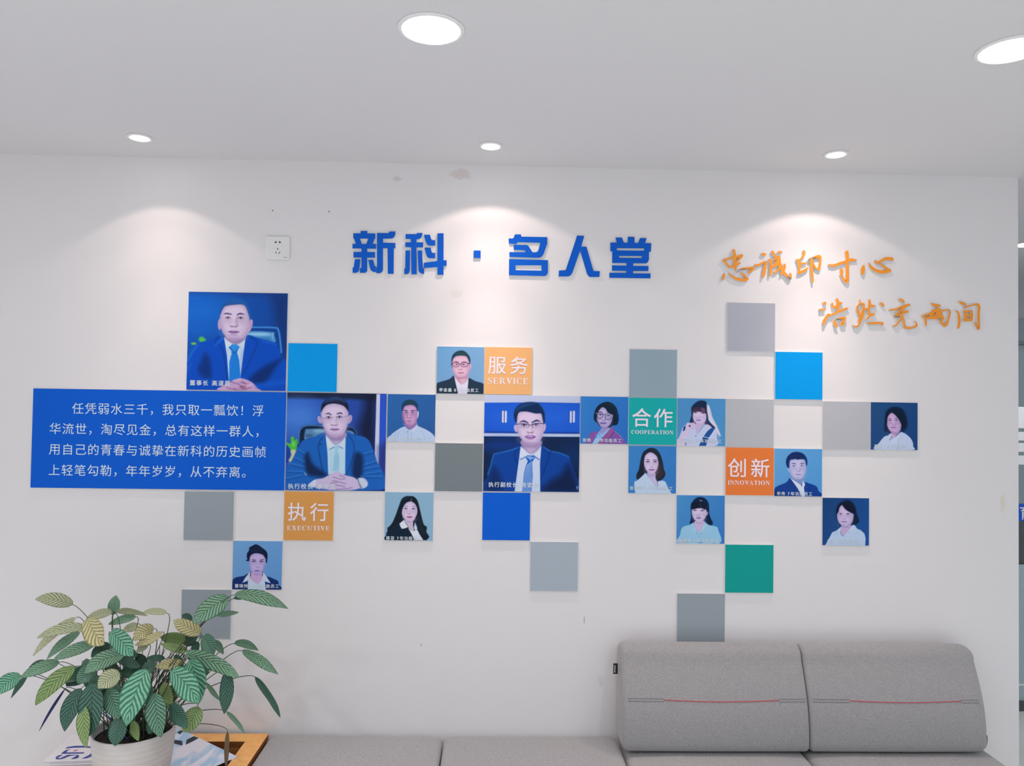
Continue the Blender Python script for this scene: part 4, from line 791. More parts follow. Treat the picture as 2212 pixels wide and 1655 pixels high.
def woman_pale_blouse(P):
    P.poly((12, 32, 62), [(480, 980), (520, 780), (505, 440), (540, 280), (680, 130), (820, 95), (980, 140), (1090, 280), (1115, 480), (1120, 640), (1180, 820), (1240, 930), (1200, 1020), (1050, 990), (940, 880), (620, 960)], 18)
    P.poly((140, 186, 214), [(110, 1640), (160, 1370), (240, 1100), (480, 1020), (600, 960), (780, 1260), (960, 940), (1120, 1020), (1360, 1070), (1420, 1180), (1440, 1640)], 12)
    P.poly((170, 202, 222), [(590, 970), (640, 1150), (760, 1330), (700, 1270), (600, 1160)], 16, True, 0.7); P.poly((164, 198, 220), [(970, 950), (900, 1130), (820, 1300), (900, 1220), (1000, 1050)], 16, True, 0.7)
    P.line((80, 130, 160), [(700, 1275), (740, 1305)], 20, 8, 0.8); P.line((70, 120, 150), [(840, 1310), (870, 1290)], 20, 8, 0.8); P.ell((90, 140, 170), 800, 1380, 12, 12, 6); P.line((120, 160, 186), [(790, 1400), (790, 1600)], 9, 9, 0.5); P.line((46, 120, 190), [(770, 1590), (840, 1610), (900, 1590)], 26, 12, 0.8)
    P.poly((168, 176, 196), [(120, 1640), (150, 1480), (300, 1460), (430, 1620)], 22, True, 0.7); P.line((120, 130, 156), [(250, 1480), (330, 1560), (400, 1600)], 12, 10, 0.5); P.line((90, 120, 160), [(1230, 1620), (1340, 1610)], 16, 9, 0.6)
    P.poly((186, 170, 204), [(640, 900), (950, 880), (940, 1000), (860, 1180), (790, 1270), (700, 1160), (630, 1020)], 14); P.ell((146, 132, 178), 790, 950, 120, 22, 22, 0.6)
    P.poly((190, 170, 206), [(1040, 600), (1075, 580), (1070, 660), (1030, 700)], 8)
    P.face((200, 186, 214), [(540, 560), (570, 480), (760, 460), (960, 480), (1040, 540), (1030, 660), (980, 790), (890, 900), (790, 945), (700, 910), (610, 810), (555, 680)], (164, 152, 192))
    P.poly((14, 24, 46), [(540, 500), (560, 330), (760, 250), (960, 300), (1020, 440), (1060, 620), (1020, 520), (990, 420), (970, 520), (900, 470), (860, 450), (720, 470), (640, 490)], 14)
    P.line((70, 90, 130), [(800, 330), (860, 420)], 30, 24, 0.45); P.ell((166, 176, 180), 840, 215, 42, 15, 8, 0.9, 8)
    P.eye(645, 540, 115, (50, 46, 86)); P.eye(890, 550, 115, (60, 50, 90)); P.line((120, 104, 150), [(850, 490), (920, 480)], 14, 10, 0.6)
    P.nose(755, 715, 120, (120, 104, 158)); P.mouth(770, 785, 175, 66, (116, 80, 150), (86, 52, 120))

def woman_long_hair(P):
    P.poly((14, 28, 40), [(110, 1620), (95, 1480), (140, 1350), (150, 1230), (290, 1060), (400, 800), (500, 500), (600, 240), (740, 155), (840, 150), (980, 160), (1110, 290), (1190, 560), (1250, 800), (1330, 1080), (1420, 1180), (1420, 1320), (1480, 1430), (1520, 1500), (1460, 1580), (1330, 1620)], 14)
    P.line((20, 34, 50), [(1380, 1150), (1430, 1180), (1420, 1280)], 22, 10); P.line((20, 34, 50), [(150, 1200), (160, 1330), (105, 1400)], 22, 10); P.poly((40, 50, 56), [(1150, 700), (1230, 900), (1300, 1200), (1400, 1420), (1250, 1380), (1170, 1100)], 50, True, 0.5); P.poly((56, 36, 46), [(640, 480), (600, 620), (600, 780), (560, 640)], 26, True, 0.6); P.poly((34, 66, 92), [(620, 250), (760, 170), (870, 200), (700, 290)], 40, True, 0.5)
    P.poly((14, 34, 52), [(110, 1620), (300, 1200), (540, 1090), (620, 1250), (800, 1200), (900, 1330), (1040, 1620)], 14); P.line((14, 60, 120), [(1130, 1290), (1240, 1460), (1330, 1600)], 24, 14, 0.5)
    P.poly((206, 210, 222), [(800, 1190), (900, 1290), (1020, 1310), (1120, 1260), (1200, 1420), (1330, 1620), (1040, 1620), (920, 1380)], 10, False)
    P.poly((190, 172, 196), [(700, 950), (980, 960), (1000, 1180), (1010, 1310), (900, 1290), (790, 1120)], 12)
    P.poly((206, 212, 224), [(680, 945), (740, 1060), (820, 1180), (720, 1230), (610, 1245), (560, 1160), (530, 1070)], 9, False); P.poly((190, 204, 222), [(1040, 1010), (1080, 1120), (1130, 1230), (1050, 1310), (1015, 1200)], 9, False); P.line((60, 110, 170), [(1090, 1060), (1130, 1180)], 18, 9, 0.8); P.line((40, 70, 130), [(700, 980), (790, 1110)], 13, 8, 0.7); P.line((16, 24, 40), [(1000, 980), (1000, 1150)], 34, 10)
    P.face((204, 188, 212), [(605, 720), (640, 540), (740, 380), (890, 320), (1020, 390), (1100, 540), (1115, 700), (1060, 880), (970, 990), (860, 1020), (760, 970), (660, 880)], (170, 152, 190))
    P.poly((14, 26, 40), [(600, 740), (630, 520), (740, 370), (890, 310), (900, 230), (720, 250), (580, 500), (560, 720), (640, 900)], 12); P.poly((16, 26, 40), [(905, 310), (1040, 400), (1110, 540), (1120, 720), (1040, 920), (1180, 760), (1150, 480), (1020, 270), (905, 230)], 12); P.line((150, 165, 180), [(905, 220), (910, 300)], 12, 6, 0.9)
    P.line((120, 112, 150), [(665, 512, 10), (740, 490, 20), (805, 505, 12)], 16, 10); P.line((120, 118, 160), [(930, 505, 12), (1000, 488, 22), (1070, 500, 10)], 16, 10)
    P.eye(735, 575, 110, (60, 58, 90), 1.1); P.eye(985, 575, 110, (46, 48, 96), 1.1)
    P.nose(845, 740, 120, (126, 100, 146)); P.mouth(862, 845, 195, 78, (150, 72, 116), (120, 44, 90)); P.ell((150, 136, 176), 870, 1005, 90, 18, 18, 0.5)

def woman_updo(P):
    P.poly((20, 44, 104), [(20, 1612), (30, 1370), (130, 1230), (400, 1170), (560, 1110), (800, 1400), (1130, 1190), (1400, 1270), (1510, 1330), (1540, 1460), (1560, 1612)], 12)
    P.poly((186, 202, 224), [(540, 1610), (540, 1330), (360, 1395), (470, 1200), (620, 1020), (640, 1200), (830, 1400), (990, 1200), (1015, 1020), (1130, 1180), (1280, 1400), (1090, 1350), (1130, 1620)], 9, False)
    P.line((24, 50, 110), [(540, 1330), (480, 1390), (420, 1395)], 26, 12, 0.8); P.line((24, 50, 110), [(1100, 1355), (1180, 1390)], 22, 10, 0.8); P.line((140, 160, 196), [(600, 1210), (830, 1410)], 14, 9, 0.6)
    P.poly((188, 160, 200), [(640, 1050), (1000, 1050), (1000, 1250), (920, 1380), (830, 1420), (700, 1330), (600, 1230)], 14); P.line((36, 34, 80), [(625, 1030), (620, 1180)], 22, 9, 0.9); P.line((40, 40, 90), [(1010, 1030), (1000, 1160)], 20, 9, 0.9)
    P.poly((12, 26, 56), [(560, 700), (490, 560), (500, 420), (560, 320), (560, 240), (680, 170), (760, 130), (880, 170), (960, 230), (1100, 340), (1155, 460), (1150, 620), (1130, 730), (1090, 680), (1000, 480), (700, 460), (600, 560)], 14); P.ell((14, 30, 66), 500, 660, 32, 30, 10); P.ell((14, 30, 66), 1120, 700, 26, 30, 10)
    P.face((184, 166, 210), [(575, 640), (610, 500), (720, 430), (860, 425), (1000, 470), (1090, 560), (1095, 700), (1060, 850), (1010, 1000), (920, 1090), (830, 1130), (740, 1100), (650, 1020), (600, 880)], (148, 140, 196))
    P.poly((12, 24, 50), [(570, 660), (590, 520), (700, 430), (860, 420), (1010, 470), (1090, 590), (1110, 480), (980, 360), (760, 330), (580, 420), (540, 560)], 16); P.poly((40, 54, 84), [(640, 400), (780, 330), (930, 370), (800, 390)], 40, True, 0.4)
    for k in range(7): P.line((52, 70, 104), [(620+60*k, 400-18*k if k < 4 else 330+12*(k-4)), (700+40*k, 300), (760+20*k, 200)], 9, 8, 0.35)
    P.line((86, 62, 116), [(650, 635, 12), (720, 632, 26), (785, 655, 18)], 22, 10); P.line((86, 62, 116), [(910, 655, 18), (980, 628, 28), (1050, 635, 12)], 22, 10)
    P.eye(712, 695, 120, (44, 34, 92), 1.3); P.eye(962, 700, 120, (44, 34, 92), 1.3); P.line((120, 120, 176), [(790, 680), (800, 780), (790, 870)], 16, 16, 0.4)
    P.nose(840, 880, 120, (120, 104, 170)); P.mouth(828, 992, 165, 62, (104, 80, 156), (84, 54, 130)); P.ell((150, 130, 180), 830, 1125, 110, 20, 20, 0.6)

NL, NS = 230, 150
LG, SG = 'large portrait panels', 'small portrait panels'
portrait(((407.6, 629.9), (620.6, 633.3), (619.2, 845.2), (401.9, 842.3)), (40, 1640, 15, 1608), NL, ((14, 84, 180), (20, 62, 140)), blue_suit_chair,
         [(95, 1530, '董事长'), (448, 1530, '高道磊')], 'large portrait of a man in blue suit and tie, above the blue text panel', LG, 103)
portrait(((620.6, 847.4), (835.9, 850), (831.9, 1060.7), (615.2, 1060.2)), (35, 1635, 12, 1612), NL, ((48, 92, 190), (28, 50, 120)), glasses_chair,
         [(82, 1555, '执行校长'), (545, 1555, '李令志')], 'large portrait of a seated man with folded hands, right of the text panel', LG, 102)
portrait(((1046.2, 853.1), (1252.8, 855.3), (1251.5, 1063.4), (1043.4, 1061.9)), (22, 1588, 24, 1605), NL, ((26, 84, 196), (14, 40, 90)), striped_tie,
         [(108, 1515, '执行副校长'), (640, 1515, '张宏伟')], 'large portrait of a man with a striped tie, under the SERVICE tile', LG, 97)
def small(q, rect, bg, fn, caps, label): portrait(q, rect, NS, bg, fn, caps, label, SG, 146)
small(((943.5, 748.3), (1046.2, 749.1), (1045.4, 851.4), (942.9, 850.9)), (30, 1590, 40, 1610), ((102, 152, 196), (118, 156, 192)), man_glasses,
      [(118, 1525, '李金鑫'), (612, 1525, '8年功勋员工')], 'small portrait of a man with brown glasses, left of the SERVICE tile')
small(((837.4, 850.9), (941.8, 852.2), (939.6, 955.3), (835.7, 954.2)), (50, 1620, 40, 1610), ((42, 98, 164), (40, 84, 146)), man_white_shirt,
      [(90, 1548, '王旭'), (500, 1548, '7年功勋员工')], 'small portrait of a man in a white shirt, right of the folded-hands portrait')
small(((1253.7, 855.9), (1357.4, 857.1), (1356.7, 959.9), (1253.1, 958.9)), (35, 1610, 40, 1600), ((50, 122, 192), (44, 104, 184)), woman_round_glasses,
      [(115, 1525, '张艳'), (490, 1525, '10年功勋员工')], 'small portrait of a woman with round glasses, left of the COOPERATION tile')
small(((1462.9, 860.1), (1567.8, 861.2), (1566.7, 964.1), (1462.5, 963.7)), (35, 1625, 35, 1600), ((74, 136, 188), (72, 138, 190)), woman_fringe,
      [(105, 1475, '张小双'), (600, 1475, '10年功勋员工')], 'small portrait of a woman with her hand at her chin, right of COOPERATION')
small(((1357.4, 962.5), (1461.2, 963.3), (1460.8, 1067.3), (1356.9, 1065.2)), (45, 1620, 35, 1605), ((58, 126, 190), (50, 116, 186)), woman_white_blazer,
      [(92, 1470, '张丽君'), (600, 1470, '10年功勋员工')], 'small portrait of a woman in a white blazer, under the COOPERATION tile')
small(((1672.6, 968.3), (1776.2, 970.1), (1775.7, 1073.4), (1672.2, 1071.9)), (25, 1590, 35, 1620), ((94, 154, 204), (76, 142, 200)), man_navy,
      [(105, 1540, '华伟'), (462, 1540, '7年功勋员工')], 'small portrait of a man in a navy jacket, right of the INNOVATION tile')
small(((1880.8, 868.3), (1982.8, 870), (1982, 973.1), (1879.9, 971.8)), (50, 1595, 35, 1610), ((32, 72, 118), (22, 62, 120)), woman_right,
      [(170, 1512, '程娟'), (520, 1512, '6年功勋员工')], 'small portrait of a woman on a dark backdrop, at the far right end')
small(((1776.2, 1075.2), (1877.5, 1075.5), (1877.5, 1178.9), (1776.2, 1178.6)), (40, 1580, 35, 1620), ((22, 62, 112), (26, 76, 148)), woman_lower,
      [(200, 1495, '宋丽'), (545, 1495, '6年功勋员工')], 'small portrait of a woman in a white shirt, alone at the lower right')
small(((1461.4, 1068.6), (1566, 1071), (1565.4, 1175.5), (1460.8, 1174)), (45, 1630, 40, 1630), ((70, 136, 192), (50, 112, 180)), woman_pale_blouse,
      [(115, 1560, '马珍玲'), (610, 1560, '7年功勋员工')], 'small portrait of a woman in a pale blue blouse, lower left of INNOVATION')
small(((831.8, 1062.8), (937.4, 1063.4), (934.8, 1168.3), (829.7, 1167.7)), (45, 1640, 20, 1630), ((132, 168, 194), (128, 166, 192)), woman_long_hair,
      [(105, 1580, '蒋芸'), (455, 1580, '7年功勋员工')], 'small portrait of a woman with very long black hair, right of EXECUTIVE')
small(((503.2, 1168), (610.7, 1168.7), (608.6, 1274.7), (501.4, 1273.4)), (40, 1630, 20, 1610), ((108, 154, 200), (92, 144, 200)), woman_updo,
      [(125, 1520, '董晓铃'), (640, 1520, '10年功勋员工')], 'small portrait of a woman with pinned-up hair, just above the plant')

# ------------------------------------------------------------------ raised letters on the wall
LT = 0.0075
BLUE = mat('letter_blue_acrylic', ink((6, 84, 186)), 0.45, 0.15)
CLEAR = mat('acrylic_edge', (0.62, 0.70, 0.76), 0.25, 0.5)
ORANGE = mat('letter_orange_acrylic', ink((232, 140, 48)), 0.4, 0.2)
WHITE_E = mat('letter_pale_edge', (0.78, 0.72, 0.68), 0.25, 0.5)
def letter(name, label, cat, group, origin, scale, shapes, th, face, edge):
    # shapes: lists of loops in crop pixels
    pts = [p for s in shapes for l in s for p in l]
    def w(p):
        q = on_wall(origin[0]+p[0]/scale, origin[1]+p[1]/scale, -th); return q.x, q.z
    cx, cz = w((sum(p[0] for p in pts)/len(pts), sum(p[1] for p in pts)/len(pts)))
    mb = MB()
    for i, s in enumerate(shapes):
        mb.prism([[(w(p)[0]-cx, w(p)[1]-cz) for p in l] for l in s], -th-0.00006*i, -0.0004, 0, 1)
    o = mb.build(name, [face, edge], loc=(cx, 0, cz)); tag(o, label, cat, group); return o
A, B, C_ = (750, 485), (1010, 485), (1195, 485); K = 9.6174
GB = 'blue title letters'
letter('title_letter', 'first blue title letter from the left, reading 新', 'letter', GB, A, K, [
 [[(125,183),(278,183),(278,133),(418,133),(418,185),(583,187),(583,295),(125,290)]], [[(138,285),(262,290),(305,405),(180,405)]], [[(440,290),(572,290),(530,405),(395,405)]],
 [[(110,402),(597,405),(597,505),(110,497)]], [[(297,495),(415,495),(415,960),(400,990),(365,1005),(265,1005),(265,905),(297,905)]], [[(130,570),(577,572),(577,690),(130,685)]],
 [[(160,722),(275,722),(248,940),(230,985),(190,1005),(113,1005),(113,895),(135,890)]], [[(440,735),(540,735),(570,865),(597,870),(597,990),(540,985),(490,950),(470,890)]],
 [[(620,175),(855,180),(880,145),(1000,145),(1000,210),(975,265),(930,292),(745,297),(745,378),(1002,385),(1002,492),(970,495),(965,1025),(845,1025),(838,492),(745,492),(745,940),(725,990),(680,1012),(607,1012),(607,890),(620,885)]]], LT, BLUE, CLEAR)
letter('title_letter', 'second blue title letter from the left, reading 科', 'letter', GB, A, K, [
 [[(1212,198),(1435,198),(1450,175),(1565,175),(1550,250),(1520,292),(1485,303),(1435,310),(1440,370),(1577,370),(1577,475),(1440,475),(1445,1035),(1335,1035),(1328,475),(1205,468),(1205,370),(1325,370),(1322,303),(1212,298)]],
 [[(1212,540),(1305,540),(1300,960),(1280,1010),(1250,1030),(1185,1030),(1185,920),(1205,915)]], [[(1463,540),(1557,540),(1572,910),(1602,920),(1597,1028),(1530,1015),(1490,980),(1480,930)]],
 [[(1590,213),(1718,213),(1740,290),(1765,325),(1828,325),(1828,440),(1700,438),(1655,410),(1635,365)]], [[(1602,480),(1732,480),(1750,560),(1775,590),(1828,590),(1828,703),(1700,700),(1660,670),(1640,620)]],
 [[(1875,183),(2002,183),(2002,745),(2065,740),(2067,855),(2002,865),(2000,1045),(1875,1045),(1873,885),(1593,905),(1593,795),(1873,760)]]], LT, BLUE, CLEAR)
letter('title_dot', 'small blue square dot in the middle of the title', 'letter', GB, B, K, [[[(128,540),(272,540),(272,700),(128,697)]]], LT, BLUE, CLEAR)
letter('title_letter', 'blue title letter right of the dot, reading 名', 'letter', GB, B, K, [
 [[(852,290),(938,290),(958,270),(982,205),(1107,205),(1122,252),(1655,262),(1655,385),(1040,368),(1015,405),(858,398)]],
 [[(1512,375),(1655,365),(1655,400),(1580,610),(1550,660),(1500,690),(1420,692),(870,675),(868,572),(1215,577),(1180,535),(960,528),(955,425),(1230,425),(1265,445),(1350,577),(1420,577),(1455,560),(1475,520)]],
 [[(862,720),(1670,740),(1668,1000),(1650,1045),(1600,1072),(860,1055)], [(995,848),(995,948),(1535,960),(1535,848)]]], LT, BLUE, CLEAR)
letter('title_letter', 'blue title letter second from the right, reading 人', 'letter', GB, C_, K, [
 [[(497,230),(645,235),(583,460),(690,460),(838,965),(968,970),(960,1090),(760,1090),(720,1060),(695,1005),(560,545),(400,1000),(365,1055),(310,1080),(113,1080),(118,955),(245,950),(265,930)]]], LT, BLUE, CLEAR)
letter('title_letter', 'rightmost blue title letter, reading 堂', 'letter', GB, C_, K, [
 [[(1295,270),(1430,272),(1468,375),(1545,380),(1552,255),(1690,258),(1690,380),(1765,382),(1805,280),(1942,283),(1910,387),(2038,388),(2030,560),(1990,572),(1990,720),(1970,780),(1930,808),(1665,805),(1662,860),(1982,862),(1978,967),(1662,967),(1660,1015),(2025,1018),(2020,1120),(1167,1108),(1167,1002),(1520,1005),(1518,965),(1220,960),(1222,848),(1522,855),(1522,800),(1225,800),(1227,560),(1187,555),(1187,375),(1320,375)],
  [(1322,492),(1325,537),(1890,545),(1892,497)], [(1368,652),(1368,690),(1840,695),(1842,655)]]], LT, BLUE, CLEAR)

GO = 'orange calligraphy letters'
def calli(label, origin, scale, strokes):
    letter('calligraphy_letter', label, 'letter', GO, origin, scale, [[brush(s, 3)] if len(s) > 1 else [brush([s[0], s[0]])] for s in strokes], 0.0085, ORANGE, WHITE_E)
D, E_, F_, G_ = (1545, 530), (1710, 530), (1755, 635), (1920, 635)
KD, KE, KG = 12.289, 9.217, 10.533
calli('first orange character of the upper line, reading 忠', D, KD, [
 [(490,130,70),(520,250,75),(520,420,80),(530,560,70),(545,660,30)], [(215,400,55),(350,350,50),(560,310,60),(705,270,70)], [(710,280,60),(630,380,55),(560,440,40)],
 [(230,400,60),(295,480,55),(360,560,60),(450,570,65),(560,520,65),(660,470,45)], [(245,745,24),(220,830,75),(210,910,40)], [(360,730,24),(440,820,50),(600,900,70),(780,920,80),(875,895,40)],
 [(860,890,50),(780,800,55),(690,730,40)], [(580,695,60),(700,630,60),(900,600,50),(1010,600,65),(980,660,65),(900,725,50)]])
calli('second orange character of the upper line, reading 诚', D, KD, [
 [(1250,225,55),(1295,245,85),(1335,240,50)], [(1070,530,65),(1160,520,55),(1320,440,60),(1345,480,60),(1310,600,65),(1300,720,85),(1270,850,50)], [(1330,640,30),(1380,590,20)],
 [(1440,390,70),(1490,480,65),(1470,650,65),(1460,800,50)], [(1520,165,60),(1560,240,65),(1590,290,50)], [(1660,195,40),(1720,172,55),(1770,185,34)], [(1540,400,40),(1660,320,90),(1680,420,120),(1620,500,110),(1550,560,60)],
 [(1690,320,90),(1690,430,95),(1740,560,85),(1800,690,85),(1880,780,65),(1980,890,85),(2005,800,55),(1990,740,30)], [(1840,515,60),(1840,600,65),(1780,720,75),(1760,790,30)], [(1560,720,50),(1640,690,55),(1690,620,60),(1700,560,40)], [(1480,560,40),(1570,560,60)]])
calli('third orange character of the upper line, reading 印', E_, KE, [
 [(245,120,50),(250,170,50),(220,230,40),(170,275,25)], [(110,290,40),(140,310,60),(160,420,55),(140,560,40)], [(160,360,40),(240,360,38),(300,345,20)], [(140,550,55),(220,520,55),(300,470,38),(325,440,20)],
 [(350,300,60),(400,270,55),(500,225,50),(565,228,55),(570,330,45),(550,450,52),(530,480,40),(470,440,32),(440,370,30)], [(400,280,55),(400,450,60),(410,620,52),(420,730,40)]])
calli('fourth orange character of the upper line, reading 寸', E_, KE, [
 [(750,390,40),(830,405,52),(980,355,52),(1100,320,52),(1180,285,55),(1285,300,35)], [(1100,140,75),(1110,260,65),(1110,450,58),(1110,650,62),(1095,730,60),(1030,670,45),(975,590,30)], [(990,480,50),(1000,540,62),(990,600,30)]])
calli('last orange character of the upper line, reading 心', E_, KE, [
 [(1440,395,20),(1420,470,85),(1408,570,50)], [(1540,355,22),(1580,430,52),(1680,500,62),(1820,530,70),(1965,505,50)], [(1960,505,55),(1880,450,45),(1780,380,35)], [(1665,310,40),(1700,350,48),(1770,320,52),(1860,265,52),(1990,275,72),(2012,285,45)]])
calli('first orange character of the lower line, reading 浩', F_, KD, [
 [(290,232,30),(340,245,75),(330,290,40)], [(195,415,48),(315,415,48)], [(290,800,60),(310,720,80),(370,620,70),(420,550,62),(500,560,52),(620,500,52),(780,440,62),(900,390,52),(950,385,22)],
 [(525,260,55),(540,340,62),(620,340,62),(700,260,72),(790,238,32)], [(645,135,50),(680,230,85),(680,350,75),(680,450,52)], [(580,720,52),(600,800,85),(640,870,60)], [(640,680,42),(780,640,52),(870,640,60),(830,720,62),(760,800,62),(850,800,52)]])
calli('second orange character of the lower line, reading 然', F_, KD, [
 [(1260,155,30),(1260,240,34)], [(1260,250,42),(1190,350,52),(1200,450,62),(1240,540,60)], [(1260,260,52),(1360,270,52),(1360,380,62),(1320,560,105),(1260,700,100),(1240,800,52),(1170,870,48),(1075,835,22)],
 [(1360,400,52),(1440,400,42),(1490,370,42)], [(1510,170,55),(1520,280,75),(1500,400,65),(1500,500,62),(1530,560,72),(1480,630,52),(1430,680,30)], [(1530,300,52),(1620,320,52),(1680,335,22)], [(1530,560,62),(1620,540,55),(1660,530,22)],
 [(1470,770,32),(1560,780,58),(1720,770,58),(1855,785,72),(1862,820,32)], [(1800,240,34),(1858,280,75),(1890,320,40)]])
calli('third orange character of the lower line, reading 充', G_, KG, [
 [(220,125,20),(290,140,52),(345,180,48)], [(20,365,32),(150,350,42),(330,280,48),(470,250,52)], [(420,260,48),(300,350,48),(180,460,48),(130,520,48),(220,500,52),(330,440,52),(420,400,52)], [(330,395,48),(430,410,48)],
 [(290,530,42),(230,630,42),(150,720,32),(95,720,22)], [(300,520,62),(340,600,44),(350,720,48),(390,770,52),(520,770,44),(620,730,52),(625,680,42),(595,625,16)]])
calli('fourth orange character of the lower line, reading 两', G_, KG, [
 [(965,220,22),(1060,260,75),(1165,265,42)], [(760,495,32),(820,550,52),(840,640,54),(840,720,32)], [(800,490,32),(960,440,62),(1100,360,85),(1150,380,92),(1140,470,100)], [(1130,540,70),(970,535,75),(870,555,40)], [(985,350,22),(1000,430,80),(960,520,60)], [(1090,430,40),(1060,530,50)],
 [(1200,385,26),(1360,365,32),(1390,420,42),(1350,580,48),(1310,690,62),(1260,720,62),(1180,640,42),(1150,600,30)], [(1180,420,72),(1190,500,72),(1240,560,52),(1180,620,42)]])
calli('last orange character of the lower line, reading 间', G_, KG, [
 [(1600,175,22),(1670,210,62),(1750,240,42)], [(1535,385,32),(1580,430,42),(1600,540,62),(1600,680,62),(1580,770,48)], [(1715,310,32),(1850,270,32),(1980,235,42),(2050,270,62),(2040,450,62),(2045,650,62),(2045,800,52),(1990,730,42),(1950,650,20)],
 [(1720,405,50),(1735,500,62),(1745,600,60)], [(1700,400,42),(1800,395,44),(1890,395,44)], [(1885,400,50),(1890,500,58),(1880,600,50)], [(1740,490,55),(1880,490,55)], [(1725,590,70),(1880,590,62)]])

# ------------------------------------------------------------------ sofa and bench
def fabric_material(name, base, dark):
    m = bpy.data.materials.new(name); m.use_nodes = True; nt = m.node_tree; b = nt.nodes['Principled BSDF']
    b.inputs['Roughness'].default_value = 0.95; b.inputs['Specular IOR Level'].default_value = 0.1; b.inputs['Sheen Weight'].default_value = 0.25; b.inputs['Sheen Roughness'].default_value = 0.6
    tc = nt.nodes.new('ShaderNodeTexCoord'); mp = nt.nodes.new('ShaderNodeMapping'); mp.inputs['Scale'].default_value = (1.0, 1.0, 1.6); nt.links.new(tc.outputs['Object'], mp.inputs[0])
    n = nt.nodes.new('ShaderNodeTexNoise'); n.inputs['Scale'].default_value = 420; n.inputs['Detail'].default_value = 4; nt.links.new(mp.outputs[0], n.inputs['Vector'])
    r = nt.nodes.new('ShaderNodeValToRGB'); r.color_ramp.elements[0].position = 0.36; r.color_ramp.elements[1].position = 0.64
    r.color_ramp.elements[0].color = (*dark, 1); r.color_ramp.elements[1].color = (*base, 1); nt.links.new(n.outputs['Fac'], r.inputs['Fac']); nt.links.new(r.outputs['Color'], b.inputs['Base Color'])
    bp = nt.nodes.new('ShaderNodeBump'); bp.inputs['Strength'].default_value = 0.35; bp.inputs['Distance'].default_value = 0.001
    nt.links.new(n.outputs['Fac'], bp.inputs['Height']); nt.links.new(bp.outputs['Normal'], b.inputs['Normal'])
    return m
FAB = fabric_material('grey_woven_fabric', (0.40, 0.39, 0.395), (0.25, 0.245, 0.25))
STITCH = mat('seam_grey', (0.16, 0.16, 0.165), 0.9, 0.1)
RED = mat('red_piping_fabric', ink((176, 76, 86)), 0.8, 0.15)
STEEL = mat('brushed_steel', (0.5, 0.5, 0.5), 0.3, 0.5, metal=1.0)
SEAT_Z = 0.468
def cushion(name, x0, x1, y0, y1, z0, z1, r, parent, crown=0.006, nx=22, ny=20):
    # rounded upholstered block: a superellipse-edged grid, closed underneath
    mb = MB(); nz = 7
    def prof(t, lo, hi, rr):           # outline inset at height t of the rounded edge
        return lo, hi
    rings = []
    per = []
    def outline(ins, rc_):
        pts = []
        ax, bx, ay, by = x0+ins, x1-ins, y0+ins, y1-ins
        for cx, cy, a0 in ((bx-rc_, by-rc_, 0), (ax+rc_, by-rc_, 90), (ax+rc_, ay+rc_, 180), (bx-rc_, ay+rc_, 270)):
            for k in range(6):
                a = math.radians(a0+90*k/5); pts.append((cx+rc_*math.cos(a), cy+rc_*math.sin(a)))
        return pts
    lev = [(z0, r*0.5)] + [(z0+r*0.5*(1-math.cos(a)), r*0.5*(1-math.sin(a))) for a in (math.pi/4, math.pi/2)]
    lev += [(z1-r+r*math.sin(a), r*(1-math.cos(a))) for a in (0, math.pi/8, math.pi/4, 3*math.pi/8, math.pi/2)]
    lev += [(z1+crown*0.5, r+0.05), (z1+crown, r+0.13)]
    v = []; f = []; n = 24
    for z, ins in lev:
        v += [(x, y, z) for x, y in outline(ins, max(0.03, r*0.9))]
    for i in range(len(lev)-1):
        for k in range(n): f.append((i*n+k, i*n+(k+1) % n, (i+1)*n+(k+1) % n, (i+1)*n+k))
    f.append(tuple(range(n-1, -1, -1))); f.append(tuple((len(lev)-1)*n+k for k in range(n)))
    mb.add(v, f)
    return mb.build(name, FAB, parent, True)
def back_profile(s):                   # outline of a leaning back cushion in (y, z): front bottom, front, rounded top, rear
    return s
YFB, YFT, ZB, ZT = -0.185, -0.115, 0.480, 0.812
def front_y(z):
    t = (z-ZB)/(ZT-0.045-ZB); return YFB+(YFT-YFB)*t-0.022*math.sin(math.pi*min(max(t, 0), 1))
